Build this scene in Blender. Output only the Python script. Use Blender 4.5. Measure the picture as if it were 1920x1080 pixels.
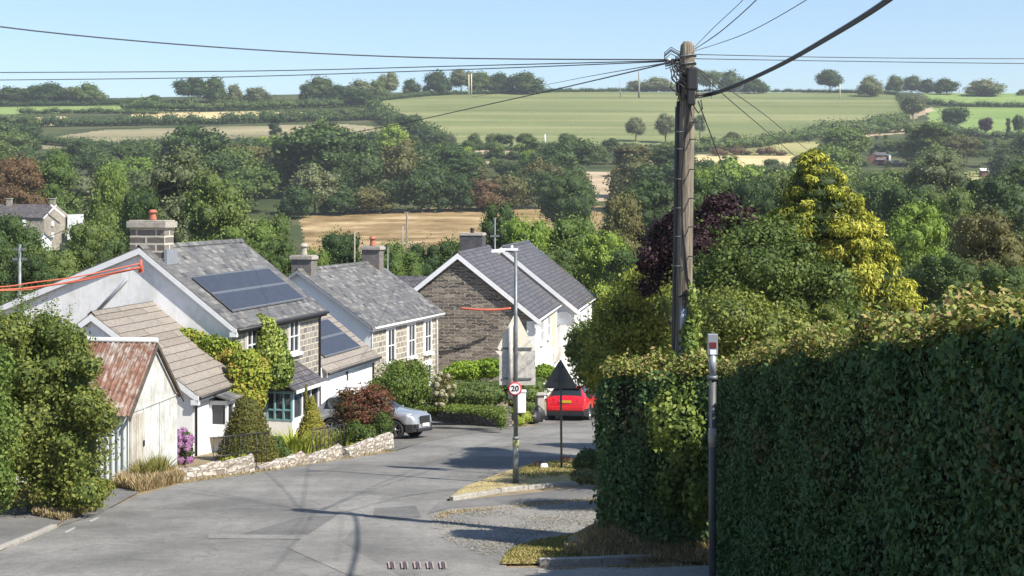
import bpy, math, random
import numpy as np
from mathutils import Vector, Matrix
R = math.radians
C = bpy.context.scene.collection
for _o in list(bpy.data.objects): bpy.data.objects.remove(_o)
sc = bpy.context.scene
random.seed(7); rng = np.random.default_rng(11)

# ------------------------------------------------------------------ camera, sky, sun, exposure
F = 2800.0; HZ = 370.0          # focal length and eye level of the photograph, in its pixels
cam = bpy.data.cameras.new('camera'); camo = bpy.data.objects.new('camera', cam); C.objects.link(camo)
camo.location = (0, 0, 0); camo.rotation_euler = (R(90), 0, 0)
cam.lens = F/1920*36; cam.sensor_width = 36; cam.shift_y = -(540-HZ)/1920
cam.clip_start = 0.1; cam.clip_end = 9000
sc.camera = camo
SUN_EL, SUN_AZ = 45, 124.5        # azimuth clockwise from +Y (the view direction)
w = bpy.data.worlds.new('World'); sc.world = w; w.use_nodes = True
nt = w.node_tree; bg = nt.nodes['Background']
sky = nt.nodes.new('ShaderNodeTexSky'); sky.sky_type = 'NISHITA'; sky.sun_disc = False
sky.sun_elevation = R(SUN_EL); sky.sun_rotation = R(SUN_AZ); sky.altitude = 150; sky.air_density = 1.0; sky.dust_density = 0.5; sky.ozone_density = 4.5
nt.links.new(sky.outputs[0], bg.inputs[0]); bg.inputs[1].default_value = 0.098
sl = bpy.data.lights.new('sun', 'SUN'); sl.energy = 5.0; sl.angle = R(0.5); sl.color = (1, .94, .84)
so = bpy.data.objects.new('sun', sl); C.objects.link(so)
sd = Vector((math.sin(R(SUN_AZ))*math.cos(R(SUN_EL)), math.cos(R(SUN_AZ))*math.cos(R(SUN_EL)), math.sin(R(SUN_EL))))
so.rotation_euler = sd.to_track_quat('Z', 'Y').to_euler(); so.location = (30, -20, 60)
sc.view_settings.view_transform = 'Standard'; sc.view_settings.look = 'None'
sc.view_settings.exposure = 0.84; sc.view_settings.gamma = 1

# ------------------------------------------------------------------ helpers
def S(px, py, d): return Vector(((px-960)/F*d, d, -(py-HZ)/F*d))
TD = np.array([95, 120, 150, 190, 250, 300, 360, 430, 500, 600, 700, 800, 880, 950, 1050, 1150, 1400, 1800, 3000], float)
Y0 = [748, 735, 712, 660, 560, 500, 445, 395, 357, 318, 280, 247, 222, 204, 190, 188, 192, 205, 260]
Y1 = [748, 735, 710, 650, 550, 488, 436, 388, 350, 308, 275, 236, 208, 189, 172, 171, 178, 190, 250]
Y2 = [748, 735, 712, 655, 560, 500, 446, 398, 360, 316, 276, 240, 214, 194, 177, 175, 180, 195, 250]
XP = np.array([0., 850., 1920.])
YT = np.array([Y0, Y1, Y2], float)
ZT = -(YT-HZ)/F*TD[None, :]
def gz(x, y):
    x = np.asarray(x, float); y = np.asarray(y, float)
    near = np.where(y < 20, -(2.6+.22*y-.00325*y*y), -(3.9+.09*y))
    near = np.where(y < -20, 3.0+0*y, near)
    px = np.clip(960+x/np.maximum(y, 60)*F, -1500, 3400)
    zs = [np.interp(y, TD, ZT[k]) for k in range(3)]
    pc = np.clip(px, 0, 1920)
    t1 = np.clip(pc/850, 0, 1); t2 = np.clip((pc-850)/1070, 0, 1)
    z = np.where(pc < 850, zs[0]*(1-t1)+zs[1]*t1, zs[1]*(1-t2)+zs[2]*t2)
    f = 1.5*np.sin(x*.011+1)*np.clip((y-300)/500, 0, 1)*0
    far = z+f
    return np.where(y < 95, near, far)
def g(x, y): return float(gz(x, y))
def gp(px, py, dz=0.0):          # point of the near ground under a pixel
    s = (py-HZ)/F; d = 3.9/(s-.09)
    if d < 20: d = 20
    return Vector(((px-960)/F*d, d, -(3.9+.09*d)+dz))
def gfar(px, py):                # point of the far hillside seen at a pixel
    ds = np.linspace(1140, 200, 1500); xs = (px-960)/F*ds
    ys = HZ-gz(xs, ds)/ds*F
    # walk from the crest towards the viewer until the ground is at or below the pixel
    i = int(np.argmax(ys >= py))
    d = ds[i]; return Vector((xs[i], d, g(xs[i], d)))
def link(name, me, mats, parent=None, smooth=False):
    o = bpy.data.objects.new(name, me); C.objects.link(o)
    if not isinstance(mats, (list, tuple)): mats = [mats]
    for m in mats: me.materials.append(m)
    if parent: o.parent = parent
    if smooth: me.polygons.foreach_set('use_smooth', [True]*len(me.polygons))
    return o
def tag(o, label=None, cat=None, group=None, kind=None):
    if label: o['label'] = label
    if cat: o['category'] = cat
    if group: o['group'] = group
    if kind: o['kind'] = kind
    return o
def empty(name, loc, rz=0, label=None, cat=None, group=None):
    o = bpy.data.objects.new(name, None); C.objects.link(o); o.location = loc; o.rotation_euler = (0, 0, rz)
    o.empty_display_size = .3
    return tag(o, label, cat, group)
class MB:
    def __init__(s): s.v = []; s.f = []; s.m = []; s.sm = []
    def poly(s, pts, mi=0, smooth=False):
        n = len(s.v); s.v += [tuple(p) for p in pts]; s.f.append(tuple(range(n, n+len(pts)))); s.m.append(mi); s.sm.append(smooth)
    def box(s, x0, x1, y0, y1, z0, z1, mi=0, M=None):
        P = [(x0,y0,z0),(x1,y0,z0),(x1,y1,z0),(x0,y1,z0),(x0,y0,z1),(x1,y0,z1),(x1,y1,z1),(x0,y1,z1)]
        if M is not None: P = [tuple(M @ Vector(p)) for p in P]
        n = len(s.v); s.v += P
        for q in ((0,3,2,1),(4,5,6,7),(0,1,5,4),(1,2,6,5),(2,3,7,6),(3,0,4,7)): s.f.append(tuple(n+i for i in q)); s.m.append(mi); s.sm.append(False)
    def hexa(s, P, mi=0):        # 8 corners: bottom 4 ccw, top 4
        n = len(s.v); s.v += [tuple(p) for p in P]
        for q in ((0,3,2,1),(4,5,6,7),(0,1,5,4),(1,2,6,5),(2,3,7,6),(3,0,4,7)): s.f.append(tuple(n+i for i in q)); s.m.append(mi); s.sm.append(False)
    def tube(s, pts, rad, seg=8, mi=0, cap=True):
        pts = [Vector(p) for p in pts]; n0 = len(s.v)
        if not isinstance(rad, (list, tuple)): rad = [rad]*len(pts)
        up = Vector((0, 0, 1))
        for i, p in enumerate(pts):
            d = (pts[min(i+1, len(pts)-1)]-pts[max(i-1, 0)]).normalized()
            a = up if abs(d.dot(up)) < .95 else Vector((1, 0, 0))
            u = d.cross(a).normalized(); v = d.cross(u).normalized()
            for k in range(seg):
                t = 2*math.pi*k/seg; s.v.append(tuple(p+u*math.cos(t)*rad[i]+v*math.sin(t)*rad[i]))
        for i in range(len(pts)-1):
            for k in range(seg):
                a = n0+i*seg+k; b = n0+i*seg+(k+1) % seg
                s.f.append((a, b, b+seg, a+seg)); s.m.append(mi); s.sm.append(True)
        if cap:
            s.f.append(tuple(n0+k for k in range(seg))); s.m.append(mi); s.sm.append(False)
            s.f.append(tuple(n0+(len(pts)-1)*seg+k for k in reversed(range(seg)))); s.m.append(mi); s.sm.append(False)
    def lathe(s, prof, c=(0, 0, 0), seg=20, mi=0, M=None):   # prof (r,z)
        n0 = len(s.v)
        for r, z in prof:
            for k in range(seg):
                t = 2*math.pi*k/seg; p = Vector((r*math.cos(t), r*math.sin(t), z))
                if M is not None: p = M @ p
                s.v.append(tuple(p+Vector(c)))
        for i in range(len(prof)-1):
            for k in range(seg):
                a = n0+i*seg+k; b = n0+i*seg+(k+1) % seg
                s.f.append((a, b, b+seg, a+seg)); s.m.append(mi); s.sm.append(True)
    def build(s, name, mats, parent=None, bevel=0, recalc=True):
        me = bpy.data.meshes.new(name); me.from_pydata(s.v, [], s.f)
        me.polygons.foreach_set('material_index', s.m); me.polygons.foreach_set('use_smooth', s.sm)
        me.update()
        if recalc:
            import bmesh
            bm = bmesh.new(); bm.from_mesh(me)
            bmesh.ops.remove_doubles(bm, verts=bm.verts, dist=1e-5)
            bmesh.ops.recalc_face_normals(bm, faces=bm.faces); bm.to_mesh(me); bm.free()
        autouv(me)
        o = link(name, me, mats, parent)
        if bevel:
            b = o.modifiers.new('bevel', 'BEVEL'); b.width = bevel; b.segments = 2; b.limit_method = 'ANGLE'
        return o
def autouv(me):
    uv = me.uv_layers.new(name='UVMap'); up = Vector((0, 0, 1)); co = [v.co for v in me.vertices]; dat = uv.data
    for p in me.polygons:
        n = p.normal
        t = up.cross(n)
        t = Vector((1, 0, 0)) if t.length < .05 else t.normalized()
        b = n.cross(t)
        for li in p.loop_indices:
            c = co[me.loops[li].vertex_index]; dat[li].uv = (c.dot(t), c.dot(b))

# ------------------------------------------------------------------ materials
def newmat(name):
    m = bpy.data.materials.new(name); m.use_nodes = True; return m, m.node_tree, m.node_tree.nodes['Principled BSDF']
def N(nt, typ, **kw):
    n = nt.nodes.new(typ)
    for k, v in kw.items():
        if k.startswith('i_'):
            key = k[2:]; key = int(key) if key.isdigit() else key.replace('_', ' ')
            n.inputs[key].default_value = v
        else: setattr(n, k, v)
    return n
def ramp(nt, src, stops):
    r = nt.nodes.new('ShaderNodeValToRGB'); e = r.color_ramp.elements
    while len(e) < len(stops): e.new(.5)
    for i, (p, c) in enumerate(stops):
        e[i].position = p; e[i].color = (c if len(c) == 4 else (*c, 1))
    nt.links.new(src, r.inputs[0]); return r.outputs[0]
def mix(nt, fac, a, b, mode='MIX'):
    m = nt.nodes.new('ShaderNodeMix'); m.data_type = 'RGBA'; m.blend_type = mode
    if isinstance(fac, (int, float)): m.inputs[0].default_value = fac
    else: nt.links.new(fac, m.inputs[0])
    for i, v in ((6, a), (7, b)):
        if isinstance(v, tuple): m.inputs[i].default_value = (*v[:3], 1)
        else: nt.links.new(v, m.inputs[i])
    return m.outputs[2]
def coord(nt, kind='Object', scale=None):
    t = nt.nodes.new('ShaderNodeTexCoord'); o = t.outputs[kind]
    if scale is not None:
        mp = nt.nodes.new('ShaderNodeMapping'); mp.inputs[3].default_value = scale if isinstance(scale, tuple) else (scale,)*3
        nt.links.new(o, mp.inputs[0]); o = mp.outputs[0]
    return o
def noise(nt, vec, scale, detail=4, rough=.55, out=0):
    n = N(nt, 'ShaderNodeTexNoise', i_Scale=scale, i_Detail=detail, i_Roughness=rough); nt.links.new(vec, n.inputs['Vector']); return n.outputs[out]
def bump(nt, b, h, strength=.4, dist=.02):
    n = N(nt, 'ShaderNodeBump', i_Strength=strength, i_Distance=dist); nt.links.new(h, n.inputs['Height']); nt.links.new(n.outputs[0], b.inputs['Normal'])
def noisy(name, c1, c2, scale=3, rough=.85, detail=5, bm=0, kind='Object', c3=None, metal=0, spec=None, fine=None):
    m, nt, b = newmat(name); v = coord(nt, kind); f = noise(nt, v, scale, detail, .65)
    st = [(.32, c1), (.68, c2)] if c3 is None else [(.28, c1), (.5, c2), (.72, c3)]
    col = ramp(nt, f, st)
    if fine:
        f2 = noise(nt, v, fine[0], 3, .6); col = mix(nt, fine[1], col, ramp(nt, f2, [(.3, (.25,)*3), (.7, (.75,)*3)]), 'OVERLAY')
    nt.links.new(col, b.inputs['Base Color']); b.inputs['Roughness'].default_value = rough; b.inputs['Metallic'].default_value = metal
    if spec is not None: b.inputs['Specular IOR Level'].default_value = spec
    if bm: bump(nt, b, f if not fine else f2, bm)
    return m
def plain(name, c, rough=.5, metal=0, **kw):
    m, nt, b = newmat(name); b.inputs['Roughness'].default_value = rough; b.inputs['Metallic'].default_value = metal
    v = coord(nt, 'Object'); f = noise(nt, v, 6, 3); dk = tuple(x*.82 for x in c)
    nt.links.new(mix(nt, f, dk, tuple(min(1, x*1.1) for x in c)), b.inputs['Base Color'])
    for k, x in kw.items(): b.inputs[k.replace('_', ' ')].default_value = x
    return m
def leaf(name, stops, rough=.6, tr=.22, spec=.2, gain=(1.5, 1.38, 1.3)):
    stops = [tuple(min(.9, a*b_) for a, b_ in zip(c, gain)) for c in stops]
    """leaves: colour differs from leaf to leaf and clump to clump"""
    m, nt, b = newmat(name)
    a = N(nt, 'ShaderNodeAttribute', attribute_name='rnd'); oi = N(nt, 'ShaderNodeObjectInfo')
    n = len(stops); col = ramp(nt, a.outputs['Fac'], [(i/(n-1), c) for i, c in enumerate(stops)])
    hs = N(nt, 'ShaderNodeHueSaturation'); nt.links.new(col, hs.inputs['Color'])
    mp = N(nt, 'ShaderNodeMapRange'); mp.inputs[3].default_value = .78; mp.inputs[4].default_value = 1.22; nt.links.new(oi.outputs['Random'], mp.inputs[0])
    nt.links.new(mp.outputs[0], hs.inputs['Value'])
    mp2 = N(nt, 'ShaderNodeMapRange'); mp2.inputs[3].default_value = .51; mp2.inputs[4].default_value = .485; nt.links.new(oi.outputs['Random'], mp2.inputs[0])
    nt.links.new(mp2.outputs[0], hs.inputs['Hue'])
    nt.links.new(hs.outputs[0], b.inputs['Base Color']); b.inputs['Roughness'].default_value = rough; b.inputs['Specular IOR Level'].default_value = spec
    t = N(nt, 'ShaderNodeBsdfTranslucent'); nt.links.new(mix(nt, 1.0, hs.outputs[0], (1.0, 1.0, .45), 'MULTIPLY'), t.inputs[0])
    mx = N(nt, 'ShaderNodeMixShader'); mx.inputs[0].default_value = tr; nt.links.new(b.outputs[0], mx.inputs[1]); nt.links.new(t.outputs[0], mx.inputs[2])
    nt.links.new(mx.outputs[0], nt.nodes['Material Output'].inputs[0]); return m
def bricks(name, cols, mortar, bw, bh, msize=.012, off=.5, rough=.9, bm=.6, distort=.0, stain=.35, stainc=(.25, .2, .16), bias=0):
    m, nt, b = newmat(name); uv = coord(nt, 'UV')
    if distort:
        nz = N(nt, 'ShaderNodeTexNoise', i_Scale=4.0, i_Detail=2.0); nt.links.new(uv, nz.inputs['Vector'])
        vm = N(nt, 'ShaderNodeVectorMath', operation='MULTIPLY_ADD'); nt.links.new(nz.outputs['Color'], vm.inputs[0]); vm.inputs[1].default_value = (distort, distort, 0); nt.links.new(uv, vm.inputs[2]); vec = vm.outputs[0]
    else: vec = uv
    br = N(nt, 'ShaderNodeTexBrick', i_Scale=1.0, i_Mortar_Size=msize, i_Brick_Width=bw, i_Row_Height=bh, i_Mortar_Smooth=.2, i_Bias=bias)
    br.offset = off; br.inputs['Color1'].default_value = (0, 0, 0, 1); br.inputs['Color2'].default_value = (1, 1, 1, 1); br.inputs['Mortar'].default_value = (.5, .5, .5, 1)
    nt.links.new(vec, br.inputs['Vector'])
    n = len(cols); col = ramp(nt, br.outputs['Color'], [(i/(n-1), c) for i, c in enumerate(cols)])
    f2 = noise(nt, coord(nt, 'Object'), 9, 4); col = mix(nt, .5, col, ramp(nt, f2, [(.3, (.3,)*3), (.7, (.7,)*3)]), 'OVERLAY')
    f3 = noise(nt, coord(nt, 'Object'), .9, 4, .6); col = mix(nt, ramp(nt, f3, [(.5, (0,)*3), (.75, (stain,)*3)]), col, stainc)
    col = mix(nt, br.outputs['Fac'], col, mortar)
    nt.links.new(col, b.inputs['Base Color']); b.inputs['Roughness'].default_value = rough
    inv = N(nt, 'ShaderNodeMath', operation='SUBTRACT'); inv.inputs[0].default_value = 1; nt.links.new(br.outputs['Fac'], inv.inputs[1])
    hh = N(nt, 'ShaderNodeMath', operation='ADD'); nt.links.new(inv.outputs[0], hh.inputs[0]); nt.links.new(f2, hh.inputs[1])
    bump(nt, b, hh.outputs[0], bm, .02); return m
def render_wall(name, c, dirt=(.45, .43, .38), amt=.35):
    m, nt, b = newmat(name); v = coord(nt, 'Object'); f = noise(nt, v, 1.1, 5, .65)
    st = N(nt, 'ShaderNodeMapping'); st.inputs[3].default_value = (3, 3, .35); nt.links.new(v, st.inputs[0]); f2 = noise(nt, st.outputs[0], 2.2, 5, .7)
    col = mix(nt, ramp(nt, f, [(.45, (0,)*3), (.75, (amt,)*3)]), c, dirt); col = mix(nt, ramp(nt, f2, [(.52, (0,)*3), (.8, (amt,)*3)]), col, dirt)
    nt.links.new(col, b.inputs['Base Color']); b.inputs['Roughness'].default_value = .9
    bump(nt, b, noise(nt, v, 40, 3), .25, .01); return m
M = {}
M['white'] = render_wall('white_render', (.80, .80, .79), (.50, .49, .45), .75)
M['white2'] = render_wall('white_render_clean', (.78, .78, .77), (.52, .51, .46), .42)
M['bluewhite'] = render_wall('pale_render', (.80, .82, .82), (.55, .57, .58), .3)
M['trim'] = plain('white_trim', (.74, .75, .76), .55)
M['ashlar'] = bricks('grey_ashlar', [(.12, .115, .11), (.20, .19, .17), (.27, .24, .2), (.17, .165, .17)], (.5, .46, .36), .42, .23, .02, distort=.05, stain=.3)
M['ashlar2'] = bricks('tawny_ashlar', [(.15, .14, .13), (.24, .215, .175), (.31, .28, .22), (.19, .185, .18)], (.50, .46, .38), .5, .27, .03, distort=.07, stain=.3)
M['rubble'] = bricks('dark_rubble', [(.04, .036, .034), (.13, .11, .095), (.20, .165, .13), (.07, .058, .05), (.30, .265, .21)], (.31, .28, .23), .62, .17, .022, distort=.32, stain=.35, stainc=(.10, .07, .05), bm=1)
M['slate'] = bricks('grey_slate', [(.055, .055, .058), (.13, .13, .127), (.09, .087, .085), (.215, .205, .19)], (.05, .05, .05), .3, .22, .006, rough=.6, bm=.5, stain=.5, stainc=(.22, .21, .18))
M['slate2'] = bricks('dark_slate', [(.055, .048, .050), (.11, .10, .10), (.075, .066, .068), (.14, .125, .12)], (.022, .02, .022), .30, .27, .02, rough=.5, bm=.5, stain=.2, stainc=(.16, .15, .14))
M['tile'] = bricks('brown_concrete_tile', [(.185, .16, .135), (.24, .21, .18), (.21, .185, .16)], (.065, .052, .045), 3.3, .34, .016, rough=.85, bm=.9, stain=.4, stainc=(.2, .2, .16))
M['chim'] = bricks('chimney_blocks', [(.11, .10, .09), (.17, .15, .13), (.23, .2, .17)], (.50, .46, .38), .75, .26, .035, distort=.03)
M['chimgrey'] = noisy('chimney_render', (.10, .09, .085), (.2, .18, .165), 5, .95, bm=.4)
M['chimdark'] = bricks('dark_brick', [(.04, .04, .045), (.07, .07, .075)], (.1, .1, .1), .22, .075, .008)
M['capstone'] = noisy('chimney_cap', (.26, .24, .2), (.42, .38, .33), 6, .9, bm=.3)
M['pot'] = noisy('terracotta_pot', (.30, .09, .05), (.42, .16, .10), 8, .8)
M['glass'] = plain('window_glass', (.03, .035, .04), .06, 0)
M['black'] = plain('black_plastic', (.018, .018, .02), .5)
M['lead'] = plain('lead_flashing', (.30, .32, .35), .45, .3)
M['frame_teal'] = plain('teal_paint', (.16, .33, .36), .5)
M['cream'] = plain('cream_blind', (.66, .58, .38), .8)
M['galv'] = noisy('galvanised_steel', (.10, .115, .12), (.21, .225, .23), 4, .5, metal=.35)
M['dkpost'] = noisy('dark_grey_painted_steel', (.05, .053, .056), (.085, .088, .09), 5, .5)
M['signback'] = noisy('weathered_sign_back', (.56, .53, .43), (.72, .68, .57), 5, .75, c3=(.64, .61, .51))
M['signgrey'] = noisy('grey_sign_back', (.38, .36, .33), (.54, .52, .48), 9, .8, fine=(30, .5))
M['orange'] = plain('orange_sleeve', (.50, .12, .07), .8)
M['dkplate'] = noisy('dark_sign_back', (.085, .092, .09), (.13, .138, .13), 3, .7)
M['rubber'] = plain('tyre_rubber', (.02, .02, .02), .8)
M['rim'] = plain('rim_metal', (.25, .25, .26), .35, .7)
M['red'] = plain('red_car_paint', (.62, .012, .02), .28, 0, Coat_Weight=.8)
M['silver'] = plain('silver_car_paint', (.42, .43, .45), .32, .5, Coat_Weight=.8)
M['carglass'] = plain('car_glass', (.02, .03, .035), .04)
M['redlight'] = plain('tail_light', (.45, .01, .01), .15)
M['clearlight'] = plain('headlight_glass', (.5, .52, .55), .12, .2)
M['yplate'] = plain('yellow_plate', (.6, .42, .02), .5)
M['wplate'] = plain('white_plate', (.8, .8, .8), .5)
M['bark'] = noisy('bark', (.05, .04, .03), (.11, .09, .07), 6, .95)
M['palebark'] = noisy('pale_bark', (.2, .18, .14), (.34, .3, .25), 6, .95)
M['concrete'] = noisy('kerb_concrete', (.24, .225, .2), (.36, .34, .3), 5, .95, fine=(40, .5))
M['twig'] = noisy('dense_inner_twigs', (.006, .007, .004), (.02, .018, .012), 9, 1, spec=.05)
# ------------------------------------------------------------------ ground materials
def asphalt(name, c, patchc, lt, seed=0, grain=.55):
    m, nt, b = newmat(name); v = coord(nt, 'Object')
    f = noise(nt, v, .35, 4, .6); f2 = noise(nt, v, 38, 3, .7); f5 = noise(nt, v, 5.5, 5, .75)
    mp = N(nt, 'ShaderNodeMapping'); mp.inputs[3].default_value = (1.6, .16, 1); mp.inputs[2].default_value = (0, 0, R(-14)); nt.links.new(v, mp.inputs[0])
    f3 = noise(nt, mp.outputs[0], 1.0, 5, .6)
    col = ramp(nt, f, [(.36, patchc), (.5, c), (.64, lt)])
    col = mix(nt, ramp(nt, f3, [(.5, (0,)*3), (.72, (.45,)*3)]), col, patchc)
    col = mix(nt, grain, col, ramp(nt, f2, [(.3, (.2,)*3), (.7, (.8,)*3)]), 'OVERLAY')
    col = mix(nt, .5, col, ramp(nt, f5, [(.3, (.32,)*3), (.7, (.68,)*3)]), 'OVERLAY')
    vo = N(nt, 'ShaderNodeTexVoronoi', feature='DISTANCE_TO_EDGE', i_Scale=.28); 
    wv = N(nt, 'ShaderNodeVectorMath', operation='MULTIPLY_ADD'); nz = N(nt, 'ShaderNodeTexNoise', i_Scale=1.2, i_Detail=4.0); nt.links.new(v, nz.inputs['Vector'])
    nt.links.new(nz.outputs['Color'], wv.inputs[0]); wv.inputs[1].default_value = (1.6, 1.6, 0); nt.links.new(v, wv.inputs[2]); nt.links.new(wv.outputs[0], vo.inputs['Vector'])
    col = mix(nt, ramp(nt, vo.outputs[0], [(.0, (.55,)*3), (.006, (0,)*3)]), col, tuple(x*.5 for x in c))
    nt.links.new(col, b.inputs['Base Color']); b.inputs['Roughness'].default_value = .92; b.inputs['Specular IOR Level'].default_value = .25
    bump(nt, b, f2, .35, .01); return m
M['road'] = asphalt('road_asphalt', (.178, .173, .161), (.128, .125, .118), (.225, .217, .20))
M['roadpatch'] = asphalt('darker_asphalt', (.125, .122, .116), (.105, .102, .098), (.15, .145, .138))  # asphalt in a darker tone than the road, for two flat patches
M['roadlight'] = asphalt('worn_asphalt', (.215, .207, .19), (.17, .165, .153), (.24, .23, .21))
M['drive'] = asphalt('driveway_asphalt', (.15, .143, .133), (.12, .115, .105), (.2, .19, .165))
M['path'] = asphalt('footway_asphalt', (.15, .146, .138), (.125, .122, .117), (.18, .174, .163))
M['gravel'] = asphalt('gravelly_tarmac', (.195, .188, .173), (.165, .16, .148), (.24, .225, .20), grain=.95)
M['dirt'] = noisy('dry_earth', (.11, .085, .055), (.26, .2, .12), 1.5, .95, c3=(.16, .14, .06), fine=(30, .7), bm=.4)
M['verge'] = noisy('dry_grass_ground', (.17, .16, .06), (.42, .34, .16), 1.0, .95, c3=(.28, .23, .10), fine=(25, .7), bm=.5)
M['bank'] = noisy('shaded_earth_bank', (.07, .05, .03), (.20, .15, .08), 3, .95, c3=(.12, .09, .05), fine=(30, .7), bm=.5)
M['chalk'] = plain('worn_paint', (.36, .27, .255), .9); M['chalkw'] = plain('worn_white_paint', (.34, .335, .32), .9)
M['iron'] = plain('dark_worn_paint', (.07, .055, .06), .8)
def field(name, c1, c2, c3, sc_=.02, stripe=(.02, .16), amt=.5):
    m, nt, b = newmat(name); v = coord(nt, 'Object'); f = noise(nt, v, sc_, 5, .6)
    mp = N(nt, 'ShaderNodeMapping'); mp.inputs[3].default_value = (stripe[0]*.25, stripe[1]*.25, 0); nt.links.new(v, mp.inputs[0])
    f2 = noise(nt, mp.outputs[0], 1.0, 4, .6)
    mx_ = N(nt, 'ShaderNodeMath', operation='MULTIPLY_ADD'); nt.links.new(f2, mx_.inputs[0]); mx_.inputs[1].default_value = amt; 
    ml = N(nt, 'ShaderNodeMath', operation='MULTIPLY'); nt.links.new(f, ml.inputs[0]); ml.inputs[1].default_value = 1-amt; nt.links.new(ml.outputs[0], mx_.inputs[2])
    col = ramp(nt, mx_.outputs[0], [(.38, c1), (.5, c2), (.62, c3)])
    f4 = noise(nt, v, .6, 3); col = mix(nt, .35, col, ramp(nt, f4, [(.3, (.3,)*3), (.7, (.7,)*3)]), 'OVERLAY')
    nt.links.new(col, b.inputs['Base Color']); b.inputs['Roughness'].default_value = 1; b.inputs['Specular IOR Level'].default_value = .1; return m
M['rough'] = field('rough_grass', (.03, .045, .018), (.055, .07, .028), (.10, .10, .045), .03)
M['f_green'] = field('green_pasture', (.11, .14, .055), (.165, .185, .075), (.25, .25, .12), .008, (.006, .16), .7)
M['f_green2'] = field('bright_pasture', (.14, .21, .06), (.19, .26, .08), (.23, .29, .1), .01)
M['f_tan'] = field('grazed_dry_pasture', (.17, .16, .09), (.235, .21, .125), (.30, .26, .155), .012)
M['f_gold'] = field('stubble_field', (.40, .32, .16), (.52, .42, .22), (.6, .48, .27), .01)
M['f_brown'] = field('dry_meadow', (.15, .105, .045), (.27, .19, .095), (.43, .33, .19), .09, (.06, .5), .45)
M['f_track'] = field('bare_track', (.28, .22, .14), (.36, .28, .19), (.46, .37, .27), .03)
M['f_lite'] = field('light_green_grass', (.2, .21, .08), (.28, .27, .11), (.34, .31, .15), .02)

# fields on the far hillside, outlined where they meet the hedges
FIELDS = [
 ('f_green', [(690,190),(800,178),(1020,168),(1300,168),(1690,176),(1708,215),(1560,240),(1450,264),(1300,280),(1000,277),(825,272),(700,205)]),
 ('f_tan', [(60,262),(200,243),(640,232),(705,238),(740,275),(600,268),(200,277),(80,280)]),
 ('f_gold', [(14,222),(124,218),(124,236),(14,236)]),
 ('f_gold', [(245,212),(480,209),(600,211),(560,224),(250,226)]),
 ('f_green2', [(-60,202),(290,195),(450,194),(430,204),(250,209),(-60,216)]),
 ('f_brown', [(560,404),(800,390),(1010,386),(1130,386),(1130,430),(1000,450),(900,490),(580,490)]),
 ('f_track', [(858,285),(925,280),(990,280),(985,294),(900,296),(858,292)]),
 ('f_track', [(880,300),(920,302),(925,308),(880,306)]),
 ('f_gold', [(1290,290),(1495,292),(1500,318),(1285,316)]),
 ('f_lite', [(1400,276),(1470,268),(1535,266),(1535,292),(1340,290)]),
 ('f_green2', [(1725,165),(2100,165),(2100,197),(1800,196),(1740,188)]),
 ('f_green2', [(1738,204),(1790,200),(2100,203),(2100,262),(1830,256),(1742,236)]),
 ('f_track', [(1100,322),(1150,322),(1165,375),(1120,378)]),
 ('f_track', [(1690,226),(1712,214),(1745,200),(1752,206),(1715,222),(1700,234)]),
 ('f_lite', [(98,374),(170,374),(170,396),(98,396)]),
 ('f_track', [(1600,245),(1700,238),(1700,250),(1600,258)]),
 ('f_lite', [(1795,322),(1860,322),(1865,337),(1795,337)]),
]
def inside(px, py, poly):
    px = np.asarray(px, float); py = np.asarray(py, float); r = np.zeros(np.broadcast(px, py).shape, bool); n = len(poly)
    for i in range(n):
        x1, y1 = poly[i]; x2, y2 = poly[(i+1) % n]
        if y1 == y2: continue
        c = ((y1 > py) != (y2 > py)) & (px < (x2-x1)*(py-y1)/(y2-y1)+x1); r ^= c
    return r
# hillside and valley: one sheet in rays from the village, each face given its field
def terrain():
    pxs = np.concatenate([np.linspace(-9000, -370, 34), np.linspace(-340, 2260, 720), np.linspace(2290, 11000, 34)])
    ds = np.concatenate([np.arange(95, 300, 8.0), np.arange(300, 480, 2.5), np.arange(480, 1200, 4.0), np.array([1230, 1300, 1400, 1600, 1900, 2400, 3200.])])
    PX, D = np.meshgrid(pxs, ds); X = (PX-960)/F*D; Z = gz(X, D)
    V = np.stack([X, D, Z], -1).reshape(-1, 3); nc = len(pxs); nr = len(ds)
    i = np.arange(nr-1)[:, None]*nc+np.arange(nc-1)[None, :]
    Q = np.stack([i, i+1, i+1+nc, i+nc], -1).reshape(-1, 4)
    cx = .5*(PX[:-1, :-1]+PX[1:, 1:]); dc = .5*(D[:-1, :-1]+D[1:, 1:]); xx = (cx-960)/F*dc; cy = HZ-gz(xx, dc)/dc*F
    mi = np.zeros(cx.shape, int); names = ['rough']+sorted(set(f[0] for f in FIELDS))
    for mname, poly in FIELDS:
        s = inside(cx+3*np.sin(cy*.9)+rng.normal(0, 1.2, cx.shape), cy, poly); mi[s & (dc > 290)] = names.index(mname)
    me = quadmesh('hillside', V, Q); me.polygons.foreach_set('material_index', mi.reshape(-1).astype(np.int32))
    o = link('hillside', me, [M[n] for n in names], smooth=True); tag(o, 'green hillside of fields beyond the wooded valley', 'hillside', kind='structure')
def quadmesh(name, V, Q, rnd=None):
    me = bpy.data.meshes.new(name); me.vertices.add(len(V)); me.vertices.foreach_set('co', np.asarray(V, np.float32).ravel())
    me.loops.add(len(Q)*4); me.loops.foreach_set('vertex_index', np.asarray(Q, np.int32).ravel())
    me.polygons.add(len(Q)); me.polygons.foreach_set('loop_start', np.arange(0, len(Q)*4, 4, dtype=np.int32)); me.polygons.foreach_set('loop_total', np.full(len(Q), 4, np.int32))
    if rnd is not None:
        a = me.attributes.new('rnd', 'FLOAT', 'FACE'); a.data.foreach_set('value', np.asarray(rnd, np.float32))
    me.update(calc_edges=True); return me
terrain()
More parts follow.
